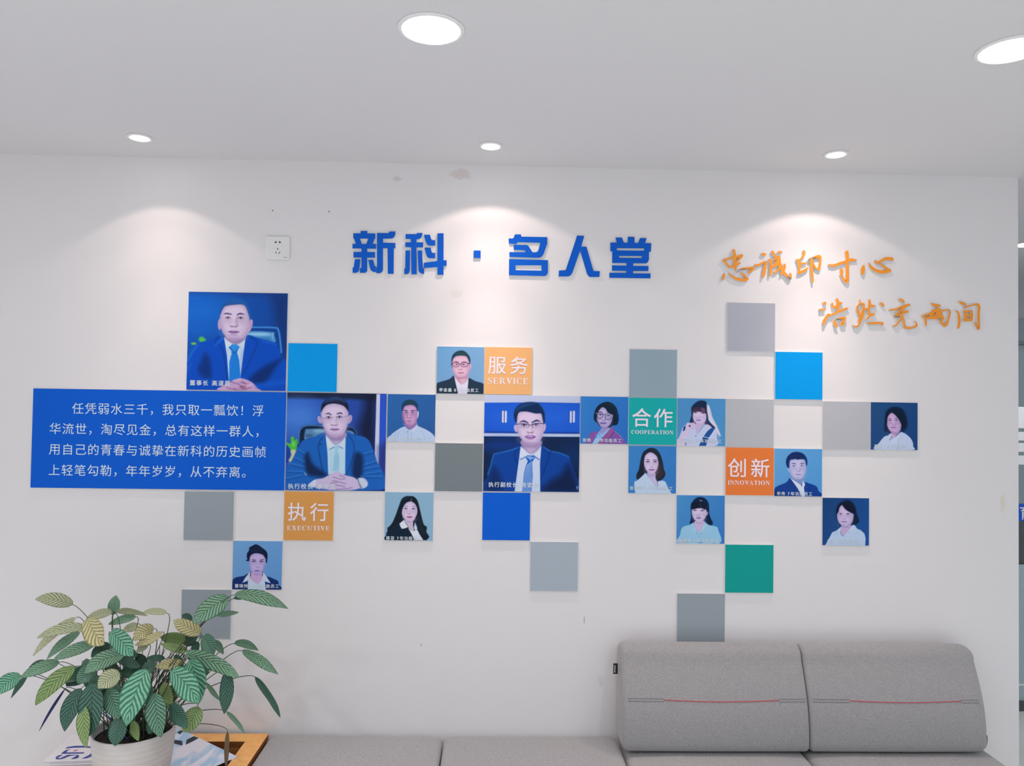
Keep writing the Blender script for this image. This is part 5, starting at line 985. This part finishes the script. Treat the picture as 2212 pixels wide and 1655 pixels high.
def back_cushion(x0, x1, parent, rl, rr):
    prof = []
    prof += [(YFB+0.035, ZB+0.000), (YFB+0.012, ZB+0.004), (YFB+0.002, ZB+0.014)]
    for k in range(1, 13): z = ZB+0.014+(ZT-0.045-ZB-0.014)*k/12; prof.append((front_y(z), z))
    cy, cz, rad = YFT+0.045, ZT-0.045, 0.045
    for k in range(1, 9):
        a = math.pi-math.pi*k/8*0.95; prof.append((cy+rad*math.cos(a), cz+rad*math.sin(a)))
    prof += [(YFT+0.094, ZT-0.12), (YFT+0.094, 0.60), (YFT+0.09, ZB+0.02), (YFT+0.075, ZB+0.001)]
    P = np.array(prof); L = len(P); c = np.array([(P[:, 0].mean()), 0.0])
    # inward normals
    N = np.zeros_like(P)
    for i in range(L):
        t = P[(i+1) % L]-P[i-1]; t = t/np.linalg.norm(t); N[i] = (t[1], -t[0])
    if ((P.mean(0)-P)*N).sum() < 0: N = -N
    xs = []
    for k in range(9): a = math.pi/2*k/8; xs.append((x0+rl*(1-math.cos(math.pi/2-a) if False else 1-math.sin(a)) if False else x0+rl*(1-math.cos(a)), rl*(1-math.sin(a))))
    for k in range(1, 16): xs.append((x0+rl+(x1-rr-x0-rl)*k/16, 0.0))
    for k in range(8, -1, -1): a = math.pi/2*k/8; xs.append((x1-rr*(1-math.cos(a)), rr*(1-math.sin(a))))
    v = []; f = []
    for x, ins in xs:
        t = (x-x0)/(x1-x0); puff = 0.006*math.sin(math.pi*t)
        for (y, z), nn in zip(P, N):
            yy, zz = y+nn[0]*(ins-puff), z+nn[1]*ins
            v.append((x, yy, max(zz, ZB)))
    for i in range(len(xs)-1):
        for k in range(L): f.append((i*L+k, i*L+(k+1) % L, (i+1)*L+(k+1) % L, (i+1)*L+k))
    f.append(tuple(range(L))); f.append(tuple((len(xs)-1)*L+k for k in range(L-1, -1, -1)))
    mb = MB(); mb.add(v, f)
    b = mb.build('backrest', FAB, parent, True)
    # stitched seam with a red piece in its middle
    zs = 0.650
    def sy(x, z): return front_y(z)-0.006*math.sin(math.pi*(x-x0)/(x1-x0))-0.0004
    def seam(xa, xb, dz, sag, r, name, m, n=16):
        pts = [(xa+(xb-xa)*k/n, 0, zs+dz-sag*math.sin(math.pi*k/n)) for k in range(n+1)]
        return MB().tube([(x, sy(x, z), z) for x, _, z in pts], r, 6).build(name, m, b, True)
    w = x1-x0
    for dz in (0.004, -0.004):
        seam(x0+rl*0.9, x0+w*0.22, dz, 0, 0.0007, 'seam_stitch', STITCH); seam(x0+w*0.84, x1-rr*0.75, dz, 0, 0.0007, 'seam_stitch', STITCH)
    seam(x0+w*0.22, x0+w*0.84, 0.001, 0.004, 0.0014, 'red_piping', RED)
    return b
def base(parent, x0, x1, y0, y1):
    bevel(MB().box((x0+0.01, y0+0.02, 0.13), (x1-0.01, y1-0.01, 0.298)).build('base_frame', FAB, parent), 0.012, 2)
    for x in (x0+0.08, x1-0.08):
        for y in (y0+0.09, y1-0.08):
            MB().lathe([(0.0005, 0.0), (0.018, 0.0), (0.022, 0.13), (0.0005, 0.13)], c=(x, y, 0), n=20).build('leg', STEEL, parent, True)
bx0 = on_wall(577, 1600, -0.03).x+0.005; xm = 1.192; xr = 2.432
bxm = on_level(953, 1620, SEAT_Z).x
bn = empty('upholstered_bench', (0, 0, 0), 'grey backless upholstered bench along the wall, left of the backrests', 'bench')
cushion('seat_cushion', bx0, bxm-0.002, -0.66, -0.014, 0.30, SEAT_Z, 0.022, bn); cushion('seat_cushion', bxm+0.002, xm-0.003, -0.66, -0.014, 0.30, SEAT_Z, 0.022, bn)
base(bn, bx0, xm-0.003, -0.66, -0.014)
sf = empty('sofa', (0, 0, 0), 'grey two-seat sofa with two high backrests and red piping, at the lower right', 'sofa')
xs_ = on_level(1750, 1640, SEAT_Z).x
cushion('seat_cushion', xm+0.003, xs_-0.002, -0.66, -0.014, 0.30, SEAT_Z, 0.022, sf); cushion('seat_cushion', xs_+0.002, xr+0.02, -0.66, -0.014, 0.30, SEAT_Z, 0.022, sf)
base(sf, xm+0.003, xr+0.02, -0.66, -0.014)
xb = (xm+xr)/2
back_cushion(xm-0.010, xb-0.001, sf, 0.020, 0.014); back_cushion(xb+0.001, xr, sf, 0.014, 0.05)
tz = on_wall(1328, 1444, -0.10).z; tx = on_wall(1328, 1444, -0.10).x
tg = MB().box((tx-0.0055, -0.104, tz-0.0178), (tx+0.010, -0.1015, tz+0.0178)).build('fabric_label', mat('label_black', (0.015, 0.015, 0.015), 0.7), sf); tag(tg, 'small black fabric label on the left side of the backrest')
mb = MB()
for k in range(7): mb.box((tx-0.0030, -0.1045, tz-0.0125+0.0036*k), (tx+0.0020, -0.1041, tz-0.0105+0.0036*k))
mb.build('label_print', mat('label_grey_print', (0.5, 0.5, 0.5), 0.7), tg)

# ------------------------------------------------------------------ low side table with a wooden frame
WOODM = bpy.data.materials.new('honey_wood'); WOODM.use_nodes = True
_nt = WOODM.node_tree; _b = _nt.nodes['Principled BSDF']; _b.inputs['Roughness'].default_value = 0.45; _b.inputs['Specular IOR Level'].default_value = 0.35
_tc = _nt.nodes.new('ShaderNodeTexCoord'); _mp = _nt.nodes.new('ShaderNodeMapping'); _mp.inputs['Scale'].default_value = (14, 14, 60); _nt.links.new(_tc.outputs['Object'], _mp.inputs[0])
_n = _nt.nodes.new('ShaderNodeTexNoise'); _n.inputs['Scale'].default_value = 2.0; _n.inputs['Detail'].default_value = 5; _n.inputs['Distortion'].default_value = 1.2; _nt.links.new(_mp.outputs[0], _n.inputs['Vector'])
_r = _nt.nodes.new('ShaderNodeValToRGB'); _r.color_ramp.elements[0].position = 0.3; _r.color_ramp.elements[1].position = 0.7
_r.color_ramp.elements[0].color = (*ink((208, 148, 82)), 1); _r.color_ramp.elements[1].color = (*ink((226, 172, 104)), 1)
_nt.links.new(_n.outputs['Fac'], _r.inputs['Fac']); _nt.links.new(_r.outputs['Color'], _b.inputs['Base Color'])
WDARK = mat('dark_wood_edge', ink((120, 72, 34)), 0.5, 0.3)
TZ = 0.470
tx1 = on_level(578.5, 1588, TZ).x; ty1 = -0.018; tx0 = on_level(300, 1585, TZ).x; ty0 = -0.62
tb = empty('side_table', ((tx0+tx1)/2, (ty0+ty1)/2, 0), 'low wooden side table with a dark recessed top, under the plant at the bottom left', 'table')
hx, hy = (tx1-tx0)/2, (ty1-ty0)/2; rw = 0.062
def rail(pts): # mitred top board
    mb = MB(); n = 4
    v = [(x, y, TZ-0.020) for x, y in pts]+[(x, y, TZ) for x, y in pts]
    mb.add(v, [(4, 5, 6, 7)], 0); mb.add(v, [(3, 2, 1, 0)]+[(i, (i+1) % 4, 4+(i+1) % 4, 4+i) for i in range(4)], 1)
    return bevel(mb.build('frame_board', [WOODM, WDARK], tb, fixn=False), 0.0012, 2)
i = (hx-rw, hy-rw)
rail([(-i[0], i[1]), (i[0], i[1]), (hx, hy), (-hx, hy)]); rail([(i[0], -i[1]), (hx, -hy), (hx, hy), (i[0], i[1])])
rail([(-hx, -hy), (hx, -hy), (i[0], -i[1]), (-i[0], -i[1])]); rail([(-hx, -hy), (-i[0], -i[1]), (-i[0], i[1]), (-hx, hy)])
MB().box((-hx+0.02, -hy+0.02, TZ-0.066), (hx-0.02, hy-0.02, TZ-0.060)).build('dark_inset', mat('black_glass', (0.006, 0.008, 0.016), 0.25, 0.3), tb)
mb = MB()
for a, b_ in (((-i[0]-0.012, i[1], 0), (i[0]+0.012, i[1]+0.012, 0)), ((-i[0]-0.012, -i[1]-0.012, 0), (i[0]+0.012, -i[1], 0)), ((i[0], -i[1], 0), (i[0]+0.012, i[1], 0)), ((-i[0]-0.012, -i[1], 0), (-i[0], i[1], 0))):
    mb.box((a[0], a[1], TZ-0.060), (b_[0], b_[1], TZ-0.0205))
mb.build('inner_lining', mat('lining_wood', ink((150, 100, 56)), 0.6, 0.2), tb)
for a, b_ in (((-hx, -hy), (hx, -hy+0.02)), ((-hx, hy-0.02), (hx, hy)), ((-hx, -hy+0.02), (-hx+0.02, hy-0.02)), ((hx-0.02, -hy+0.02), (hx, hy-0.02))):
    MB().box((a[0]+0.004, a[1]+0.004, 0.02), (b_[0]-0.004, b_[1]-0.004, TZ-0.0205)).build('side_panel', WDARK, tb)

# ------------------------------------------------------------------ magazines under the pot
PAPER = mat('white_paper', (0.76, 0.73, 0.74), 0.5, 0.3); PAGES = mat('page_edges', (0.50, 0.49, 0.56), 0.8, 0.1)
NAVY = mat('navy_print', ink((40, 54, 132)), 0.5, 0.3); MAG = mat('magenta_print', ink((196, 82, 150)), 0.5, 0.3)
GMAG = 'magazines under the plant pot'
OM, KM = (90, 1570), 17.015
mz = [TZ+0.0032, TZ+0.0064, TZ+0.0096, TZ+0.0128]
def m_at(p, z): return on_level(OM[0]+p[0]/KM, OM[1]+p[1]/KM, z)
front_l, back_l = m_at((50, 1300), mz[3]), m_at((1400, 320), mz[3])
ax = (m_at((2000, 1240), mz[3])-front_l); ax.z = 0; ax.normalize()
ay = Vector((-ax.y, ax.x, 0))
WM, HM = 0.285, (back_l-front_l).dot(ay)+0.006
SKEW = (back_l-front_l).dot(ax)
labels = ['lowest magazine of the stack left of the plant pot', 'second lowest magazine of the stack left of the plant pot', 'magazine just below the top one, left of the plant pot', 'topmost white magazine with navy letters and a pink dot, left of the plant pot']
for k in range(4):
    z1 = mz[k]; z0 = z1-0.0030
    off = [(0.030, -0.006), (0.024, -0.010), (0.016, -0.002), (0.0, 0.0)][k]
    o = front_l+ax*off[0]+ay*off[1]; o.z = 0
    t = empty('magazine', (o.x, o.y, z0), labels[k], 'magazine', GMAG)
    def C4(u, w): p = ax*u+ay*w; return (p.x, p.y)
    cs = [C4(0, 0), C4(WM, 0), C4(WM, HM), C4(0, HM)]
    def slab(za, zb, name, m, ins=0.0):
        q = [C4(ins, ins), C4(WM-ins, ins), C4(WM-ins, HM-ins), C4(ins, HM-ins)]
        v = [(x, y, za) for x, y in q]+[(x, y, zb) for x, y in q]
        MB().add(v, [(3, 2, 1, 0), (4, 5, 6, 7)]+[(i_, (i_+1) % 4, 4+(i_+1) % 4, 4+i_) for i_ in range(4)]).build(name, m, t)
    slab(0.0, 0.0005, 'back_cover', PAPER); slab(0.0005, 0.0024, 'pages', PAGES, 0.0012); slab(0.0024, 0.0030, 'front_cover', PAPER)
    if k == 3:
        zz = 0.0030+0.0003
        def flat(polys, name, m):
            mb = MB()
            for pl in polys:
                q = [m_at(p, z1+0.0003)-Vector((o.x, o.y, 0)) for p in pl]
                tri = tessellate_polygon([[Vector((p.x, p.y, 0)) for p in q]])
                mb.add([(p.x, p.y, zz) for p in q], tri)
            mb.build(name, m, t)
        S_ = brush([(770, 1050, 14), (640, 1080, 60), (540, 1160, 66), (660, 1178, 40), (800, 1140, 66), (950, 1075, 66), (1120, 1050, 30), (1290, 1045, 26), (1345, 1080, 70), (1260, 1130, 90), (1090, 1185, 16)], 4)
        flat([S_, [(1070, 825), (920, 850), (820, 900), (705, 1000), (1520, 990), (1590, 940), (900, 945), (960, 880)], [(860, 805), (950, 745), (1200, 705), (1480, 700), (1920, 735), (1910, 785), (1500, 765), (1150, 775)],
              [(1460, 1180), (1600, 1110), (1760, 1030), (1860, 930), (1890, 830), (1940, 840), (1960, 1020), (1800, 1110), (1640, 1165)]], 'cover_lettering', NAVY)
        flat([[(1145+0, 895), (1180, 865), (1260, 850), (1350, 855), (1310, 885), (1230, 905)]], 'cover_dot', MAG)

# brochure lying across the table, right of the pot
OB, KB = (360, 1560), 9.2167
BZ = TZ+0.0024
def b_at(p): return on_level(OB[0]+p[0]/KB, OB[1]+p[1]/KB, BZ)
c0, c1 = b_at((440, 215)), b_at((1415, 685))     # far corner edge and its near right corner
ex = (c1-c0).normalized(); ey = Vector((ex.y, -ex.x, 0))     # ey points to the camera and left
if ey.y > 0: ey = -ey
Lb = (c1-c0).length
br = empty('brochure', (c1.x, c1.y, TZ+0.0004), 'pale blue and white brochure lying on the table right of the plant pot', 'brochure')
w0 = -Lb-0.12; l0 = 0.21
q = [(0, 0), (w0, 0), (w0, l0), (0, l0)]
def bp_(u, v): p = ex*u+ey*v; return (p.x, p.y)
v = [(*bp_(*p), 0.0) for p in q]+[(*bp_(*p), 0.0016) for p in q]
bm_ = bpy.data.materials.new('brochure_print'); bm_.use_nodes = True
nt = bm_.node_tree; b = nt.nodes['Principled BSDF']; b.inputs['Roughness'].default_value = 0.35
tc = nt.nodes.new('ShaderNodeTexCoord'); mp = nt.nodes.new('ShaderNodeMapping'); mp.inputs['Rotation'].default_value = (0, 0, 0.9); mp.inputs['Scale'].default_value = (14, 5, 1); nt.links.new(tc.outputs['Object'], mp.inputs[0])
wv = nt.nodes.new('ShaderNodeTexNoise'); wv.inputs['Scale'].default_value = 1.6; wv.inputs['Detail'].default_value = 1.5; wv.inputs['Distortion'].default_value = 0.8; nt.links.new(mp.outputs[0], wv.inputs['Vector'])
rr = nt.nodes.new('ShaderNodeValToRGB'); rr.color_ramp.elements[0].position = 0.42; rr.color_ramp.elements[1].position = 0.56
rr.color_ramp.elements[0].color = (*ink((150, 182, 208)), 1); rr.color_ramp.elements[1].color = (*ink((206, 206, 216)), 1)
nt.links.new(wv.outputs['Fac'], rr.inputs['Fac']); nt.links.new(rr.outputs['Color'], b.inputs['Base Color'])
mb = MB(); mb.add(v, [(3, 2, 1, 0), (4, 5, 6, 7)]+[(i_, (i_+1) % 4, 4+(i_+1) % 4, 4+i_) for i_ in range(4)]); mb.build('cover', bm_, br)
mb = MB()
for pl in ([(110, 345), (310, 375), (315, 470), (110, 415)], [(375, 455), (400, 350), (540, 280), (640, 315), (530, 380)], [(205, 205), (290, 155), (320, 190), (265, 245)]):
    qq = [b_at(p)-Vector((c1.x, c1.y, 0)) for p in pl]
    mb.add([(p.x, p.y, 0.0019) for p in qq], [tuple(range(len(qq)))])
mb.build('cover_arcs', mat('arc_dark', ink((34, 40, 52)), 0.5), br)

# ------------------------------------------------------------------ potted plant
PYC = -0.40
rim_c = on_wall(290, 1571, PYC)
RP = 0.5*(on_wall(376.5, 1580, PYC)-on_wall(203.5, 1590, PYC)).length
PZ0 = mz[3]+0.0006
HP = rim_c.z-PZ0
pl = empty('potted_plant', (rim_c.x, PYC, PZ0), 'leafy striped green plant in a white ribbed pot, at the bottom left', 'plant')
POTM = mat('white_ribbed_pot', (0.62, 0.605, 0.60), 0.5, 0.3, noise=(9.0, (0.55, 0.54, 0.525), 0.25))
prof = []; nrib = 10
for k in range(nrib*4+1):
    t = k/(nrib*4); r = RP*(0.80+0.18*t**0.8)+0.0009*abs(math.sin(math.pi*nrib*t))**0.5
    prof.append((r, HP*0.97*t))
prof = [(0.0005, 0.0), (RP*0.76, 0.0)]+prof+[(RP, HP*0.985), (RP*0.995, HP), (RP*0.955, HP), (RP*0.945, HP*0.97), (RP*0.90, HP*0.80), (0.0005, HP*0.80)]
MB().lathe(prof, n=64).build('pot', POTM, pl, True)
MB().lathe([(RP*0.905, HP*0.80+0.001), (RP*0.90, HP*0.87), (RP*0.6, HP*0.89), (0.0005, HP*0.90)], n=40).build('soil', mat('dark_soil', (0.05, 0.04, 0.03), 0.95, 0.1, noise=(60, (0.02, 0.018, 0.015), 0.2), bump=(120, 0.8)), pl, True)

def leaf_material(name, light, dark, back, nst=9.0):
    m = bpy.data.materials.new(name); m.use_nodes = True; nt = m.node_tree; b = nt.nodes['Principled BSDF']
    b.inputs['Roughness'].default_value = 0.42; b.inputs['Specular IOR Level'].default_value = 0.35
    b.inputs['Subsurface Weight'].default_value = 0.0
    uv = nt.nodes.new('ShaderNodeUVMap'); uv.uv_map = 'UVMap'; sep = nt.nodes.new('ShaderNodeSeparateXYZ'); nt.links.new(uv.outputs[0], sep.inputs[0])
    def mt(op, a, bb=0.0):
        n = nt.nodes.new('ShaderNodeMath'); n.operation = op
        for i_, q_ in enumerate((a, bb)):
            if isinstance(q_, (int, float)): n.inputs[i_].default_value = q_
            else: nt.links.new(q_, n.inputs[i_])
        return n.outputs[0]
    nz = nt.nodes.new('ShaderNodeTexNoise'); nz.inputs['Scale'].default_value = 6; nt.links.new(uv.outputs[0], nz.inputs['Vector'])
    au = mt('ABSOLUTE', mt('SUBTRACT', mt('MULTIPLY', sep.outputs[0], 2.0), 1.0))
    s_ = mt('SUBTRACT', mt('MULTIPLY', sep.outputs[1], nst), mt('MULTIPLY', mt('POWER', au, 0.85), nst*0.27))
    s_ = mt('ADD', s_, mt('MULTIPLY', nz.outputs['Fac'], 0.45))
    st = mt('SINE', mt('MULTIPLY', s_, 6.2832))
    st = mt('MINIMUM', mt('MAXIMUM', mt('ADD', mt('MULTIPLY', st, 1.5), 0.62), 0.0), 1.0)
    rimf = mt('MINIMUM', mt('MAXIMUM', mt('MULTIPLY', mt('SUBTRACT', au, 0.86), 8.0), 0.0), 1.0)
    mid = mt('MINIMUM', mt('MAXIMUM', mt('MULTIPLY', mt('SUBTRACT', 0.07, au), 22.0), 0.0), 1.0)
    fac = mt('MULTIPLY', st, mt('SUBTRACT', 1.0, rimf)); 
    mx = nt.nodes.new('ShaderNodeMixRGB'); nt.links.new(fac, mx.inputs[0]); mx.inputs[1].default_value = (*dark, 1); mx.inputs[2].default_value = (*light, 1)
    m2 = nt.nodes.new('ShaderNodeMixRGB'); nt.links.new(mt('MULTIPLY', mid, 0.6), m2.inputs[0]); nt.links.new(mx.outputs[0], m2.inputs[1]); m2.inputs[2].default_value = (*dark, 1)
    n3 = nt.nodes.new('ShaderNodeTexNoise'); n3.inputs['Scale'].default_value = 3; nt.links.new(uv.outputs[0], n3.inputs['Vector'])
    m3 = nt.nodes.new('ShaderNodeMixRGB'); m3.blend_type = 'MULTIPLY'; m3.inputs[0].default_value = 0.5; nt.links.new(m2.outputs[0], m3.inputs[1]); nt.links.new(n3.outputs['Color'], m3.inputs[2])
    r3 = nt.nodes.new('ShaderNodeMixRGB'); r3.inputs[0].default_value = 0.75; nt.links.new(m3.outputs[0], r3.inputs[1]); nt.links.new(m2.outputs[0], r3.inputs[2])
    nt.links.new(r3.outputs[0], b.inputs['Base Color'])
    bp = nt.nodes.new('ShaderNodeBump'); bp.inputs['Strength'].default_value = 0.25; bp.inputs['Distance'].default_value = 0.002; nt.links.new(st, bp.inputs['Height']); nt.links.new(bp.outputs['Normal'], b.inputs['Normal'])
    return m
LM = {'g': leaf_material('leaf_green', ink((128, 160, 134)), ink((66, 104, 80)), None, 10), 'v': leaf_material('leaf_vivid_green', ink((116, 166, 140)), ink((48, 106, 80)), None, 9),
      'p': leaf_material('leaf_pale', ink((176, 180, 150)), ink((122, 128, 92)), None), 'y': leaf_material('leaf_yellow_backlit', ink((192, 186, 146)), ink((140, 130, 84)), None, 8),  # leaf tones mix real tint with painted backlight (pale, yellow) and shade (dark)
      'd': leaf_material('leaf_dark_shaded', ink((66, 104, 88)), ink((34, 64, 54)), None, 10), 'o': leaf_material('leaf_olive', ink((132, 152, 98)), ink((84, 108, 62)), None),
      'm': leaf_material('leaf_mid_green', ink((98, 136, 114)), ink((48, 84, 66)), None, 10),
      'n': mat('leaf_rolled_navy', ink((30, 34, 76)), 0.5), 'b': mat('leaf_dry_brown', ink((92, 76, 60)), 0.8, 0.1)}
STALK = mat('stalk_green', ink((58, 70, 52)), 0.6); STALKB = mat('stalk_bluish', ink((46, 56, 120)), 0.5)
OL, KL = (0, 1250), 3.352
def l_at(x, y, dy): return on_wall(OL[0]+x/KL, OL[1]+y/KL, PYC-dy)
rng = random.Random(7)
ORG = Vector((rim_c.x, PYC, PZ0))
def leaf(b_, t_, w, kind, bow=0.0, roll=0.0, d0=0.0, d1=None, arch=0.0, stalk=True, fold=0.16, root=None):
    # b_, t_: base and tip in the close-up's pixels; w: width; bow: sideways bend; arch: bulge towards the room; d0, d1: how far in front of the pot's centre
    d1 = d0+0.03 if d1 is None else d1
    Bp, Tp = l_at(*b_, d0), l_at(*t_, d1)
    ax_ = Tp-Bp; L = ax_.length
    view = Vector(CF); side = ax_.normalized().cross(view).normalized()
    ctrl = (Bp+Tp)/2+side*(bow/KL*0.00145)*1.5+Vector((0, -1, 0))*arch*2
    W_ = w/KL*0.00142
    nu, nv = 9, 18; V = []; UV = []; F = []
    ph = rng.random()*6.28
    for j in range(nv+1):
        t = j/nv
        c_ = Bp*(1-t)**2+ctrl*2*t*(1-t)+Tp*t*t
        tg_ = ((ctrl-Bp)*(1-t)+(Tp-ctrl)*t).normalized()
        ww = W_*0.50*max(math.sin(math.pi*min(t**0.82, 1.0)), 0.0)**0.62*(1-0.25*max(0.0, t-0.8)/0.2) if 0 < t < 1 else 0.0
        ww = max(ww, 0.0006)
        sd = tg_.cross(view)
        if sd.length < 0.2: sd = tg_.cross(Vector((0, 0, 1)))
        sd.normalize(); nm = sd.cross(tg_).normalized()
        if nm.dot(view) > 0: nm = -nm
        rr_ = math.radians(roll); s2 = sd*math.cos(rr_)+nm*math.sin(rr_); n2 = nm*math.cos(rr_)-sd*math.sin(rr_)
        for i_ in range(nu+1):
            u = -1+2*i_/nu
            wav = 0.035*W_*math.sin(9*t+ph+2*u)*abs(u)
            P_ = c_+s2*(u*ww)+n2*(fold*ww*(abs(u)**1.4)+wav)
            V.append(P_-ORG); UV.append(((u+1)/2, t))
    for j in range(nv):
        for i_ in range(nu):
            a_ = j*(nu+1)+i_; F.append((a_, a_+1, a_+nu+2, a_+nu+1))
    me = bpy.data.meshes.new('leaf'); me.from_pydata([tuple(p) for p in V], [], F)
    uvl = me.uv_layers.new(name='UVMap')
    for p in me.polygons:
        for li in p.loop_indices: uvl.data[li].uv = UV[me.loops[li].vertex_index]
    o = link('leaf', me, LM[kind], pl, True)
    sol = o.modifiers.new('thickness', 'SOLIDIFY'); sol.thickness = 0.0005; sol.offset = 0
    if stalk:
        B0 = Bp-ORG
        a_ = rng.random()*6.28; rr2 = RP*(0.15+0.45*rng.random())
        r0 = Vector((rr2*math.cos(a_), rr2*math.sin(a_), HP*0.88)) if root is None else Vector((root[0], root[1], HP*0.88))
        if B0.z > r0.z: r0.x += 0.25*(max(-0.1, min(0.1, B0.x)))
        out = (Bp-Tp).normalized()*0.03
        h = max(B0.z, r0.z+0.06)+0.02
        m1 = Vector((r0.x*0.6+B0.x*0.4, r0.y*0.6+B0.y*0.4, r0.z+(h-r0.z)*0.62))
        m2 = B0+out+Vector((0, 0, -0.004))
        pts = []
        for k in range(13):
            t = k/12; pts.append(r0*(1-t)**3+m1*3*t*(1-t)**2+m2*3*t*t*(1-t)+B0*t**3)
        MB().tube(pts, [0.0016-0.0006*k/12 for k in range(13)], 6).build('stalk', STALKB if kind == 'n' else STALK, pl, True)
    return o
LEAVES = [
 # behind and top
 ((528,190),(256,150),100,'p',-26,12,-.06,-.02), ((815,262),(840,120),82,'g',0,10,-.05,-.05), ((838,245),(1066,270),66,'p',30,30,-.03,-.01), ((1208,250),(1035,245),52,'p',-12,40,-.04,-.03),
 ((815,240),(620,300),66,'p',-14,20,-.04,0), ((985,275),(785,332),60,'g',-8,20,-.06,-.05), ((640,285),(758,478),165,'y',-20,0,.02,.05), ((552,282),(240,560),70,'p',-26,20,-.02,.04),
 ((628,352),(268,432),74,'p',-34,10,.01,.06), ((580,385),(338,585),78,'g',-14,25,-.04,.02), ((998,328),(888,372),62,'p',8,10,-.05,-.04), ((1115,365),(975,450),110,'y',-26,0,-.04,0), ((1172,388),(975,482),66,'y',14,20,-.03,0),
 ((1072,482),(980,535),40,'p',0,10,-.02,0), ((1452,395),(1256,300),118,'y',0,0,.0,.03), ((1655,138),(1400,325),140,'g',-22,-10,.0,.06), ((1698,118),(2088,220),112,'g',46,18,.02,.03), ((1690,145),(1822,128),44,'d',8,30,-.02,-.02),
 ((1560,262),(1728,245),50,'g',4,20,-.05,-.05), ((1345,450),(1160,425),100,'o',-6,0,-.06,-.04), ((1362,525),(1162,470),58,'o',4,20,-.03,-.02), ((1470,418),(1545,562),122,'m',14,0,.02,.05),
 ((1555,450),(1618,548),62,'g',8,10,-.02,.0), ((1698,470),(1872,522),66,'g',30,10,-.04,-.02), ((1752,522),(2016,695),86,'g',18,10,.0,.03), ((1845,712),(2030,1005),74,'d',22,25,.0,.03),
 ((1390,300),(1318,262),70,'d',0,0,-.08,-.08), ((1400,330),(1330,430),80,'o',0,0,-.09,-.09),
 # middle
 ((690,470),(385,592),84,'g',-16,15,-.03,.03), ((800,480),(660,570),90,'d',-10,0,-.06,-.03), ((840,570),(1025,640),95,'d',6,10,.0,.03), ((900,552),(612,690),118,'g',-40,0,.03,.07), ((1195,580),(1055,582),46,'d',-8,20,-.02,0),
 ((1325,610),(1122,642),74,'y',-10,0,.0,.03), ((640,660),(480,780),120,'d',-10,0,-.02,.02), ((1030,650),(860,690),100,'d',0,0,-.02,.0), ((1330,470),(1430,420),80,'d',0,0,-.07,-.07),
 ((980,560),(1090,640),90,'d',0,0,-.05,-.02), ((760,640),(880,660),90,'d',0,0,-.05,-.04), ((600,720),(760,780),120,'d',0,0,-.05,-.03), ((1230,900),(1260,760),90,'o',0,0,-.05,-.05), ((1400,470),(1440,520),80,'d',0,0,-.06,-.05),
 ((430,605),(150,718),84,'g',-16,10,.0,.04), ((335,600),(190,690),60,'d',-14,20,-.02,.0), ((152,705),(-30,850),112,'v',-30,0,.03,.06), ((205,695),(80,866),52,'d',-6,30,-.01,.0), ((545,640),(258,918),112,'o',-32,0,.04,.08),
 ((472,798),(284,1104),20,'n',-8,0,-.01,.01), ((800,388),(968,560),150,'v',14,0,.06,.10),
 ((700,640),(560,760),120,'m',-8,0,.03,.06), ((760,720),(640,840),120,'d',-6,0,.05,.08), ((860,760),(760,900),120,'d',-6,0,.04,.07), ((960,700),(1010,860),120,'d',6,0,.0,.04), ((1040,760),(1100,930),110,'d',6,0,.04,.07),
 ((540,690),(470,760),110,'m',-8,0,.0,.03), ((700,880),(560,930),110,'d',-6,0,.04,.07), ((1180,760),(1240,930),100,'o',0,0,.03,.06), ((930,900),(960,1060),110,'d',0,0,.05,.08), ((1120,600),(1030,700),90,'d',0,0,.0,.03),
 ((880,520),(1000,560),84,'m',6,0,-.03,-.01), ((720,560),(800,500),90,'d',0,0,-.05,-.04), ((1500,640),(1440,720),70,'d',0,0,.02,.04), ((1260,560),(1330,640),70,'d',0,0,-.02,.0), ((600,600),(680,680),100,'m',0,0,-.02,.0),
 # front, hanging over the rim
 ((1340,552),(1730,716),132,'g',40,12,.07,.09), ((1375,585),(1440,905),165,'v',14,0,.08,.12), ((1238,668),(1440,908),176,'v',30,0,.11,.15), ((1648,662),(1622,982),98,'d',10,0,.05,.07),
 ((870,690),(712,795),122,'p',-16,0,.10,.13), ((1062,655),(918,1068),180,'v',-24,0,.11,.165), ((1112,828),(1162,1150),150,'m',0,0,.12,.165), ((775,800),(862,1016),142,'m',10,0,.09,.13), ((660,760),(645,1142),175,'d',14,0,.10,.14),
 ((590,795),(468,1108),120,'d',-24,0,.06,.10), ((604,920),(624,1224),96,'o',-6,0,.115,.165), ((875,1000),(832,1215),124,'d',0,0,.12,.150), ((1228,918),(1352,1085),112,'d',14,0,.11,.14), ((1432,925),(1322,1112),122,'o',16,0,.09,.12),
 ((1490,750),(1602,892),46,'g',0,20,.03,.04), ((1640,965),(1768,1118),48,'g',16,20,.02,.03), ((1648,1105),(1636,1385),34,'b',0,0,.06,.07), ((960,1030),(1002,1175),70,'o',0,0,.09,.11), ((1120,1010),(1080,1130),80,'d',0,0,.06,.08),
]
for L_ in LEAVES:
    leaf(*L_)
for k in range(14):                    # bare stalks rising in the middle of the clump
    x = 1020+rng.random()*340
    Bp = l_at(x+rng.uniform(-30, 60), rng.uniform(480, 640), rng.uniform(-.06, .0))-ORG
    a_ = rng.random()*6.28; r0 = Vector((RP*0.5*math.cos(a_)+0.02, RP*0.5*math.sin(a_), HP*0.88))
    MB().tube([r0, r0*0.6+Bp*0.4+Vector((0, 0, .012)), r0*0.25+Bp*0.75+Vector((0, 0, .008)), Bp], [0.0015, 0.0013, 0.0012, 0.001], 6).build('stalk', STALK, pl, True)
print('verts', sum(len(o.data.vertices) for o in bpy.data.objects if o.type == 'MESH'))
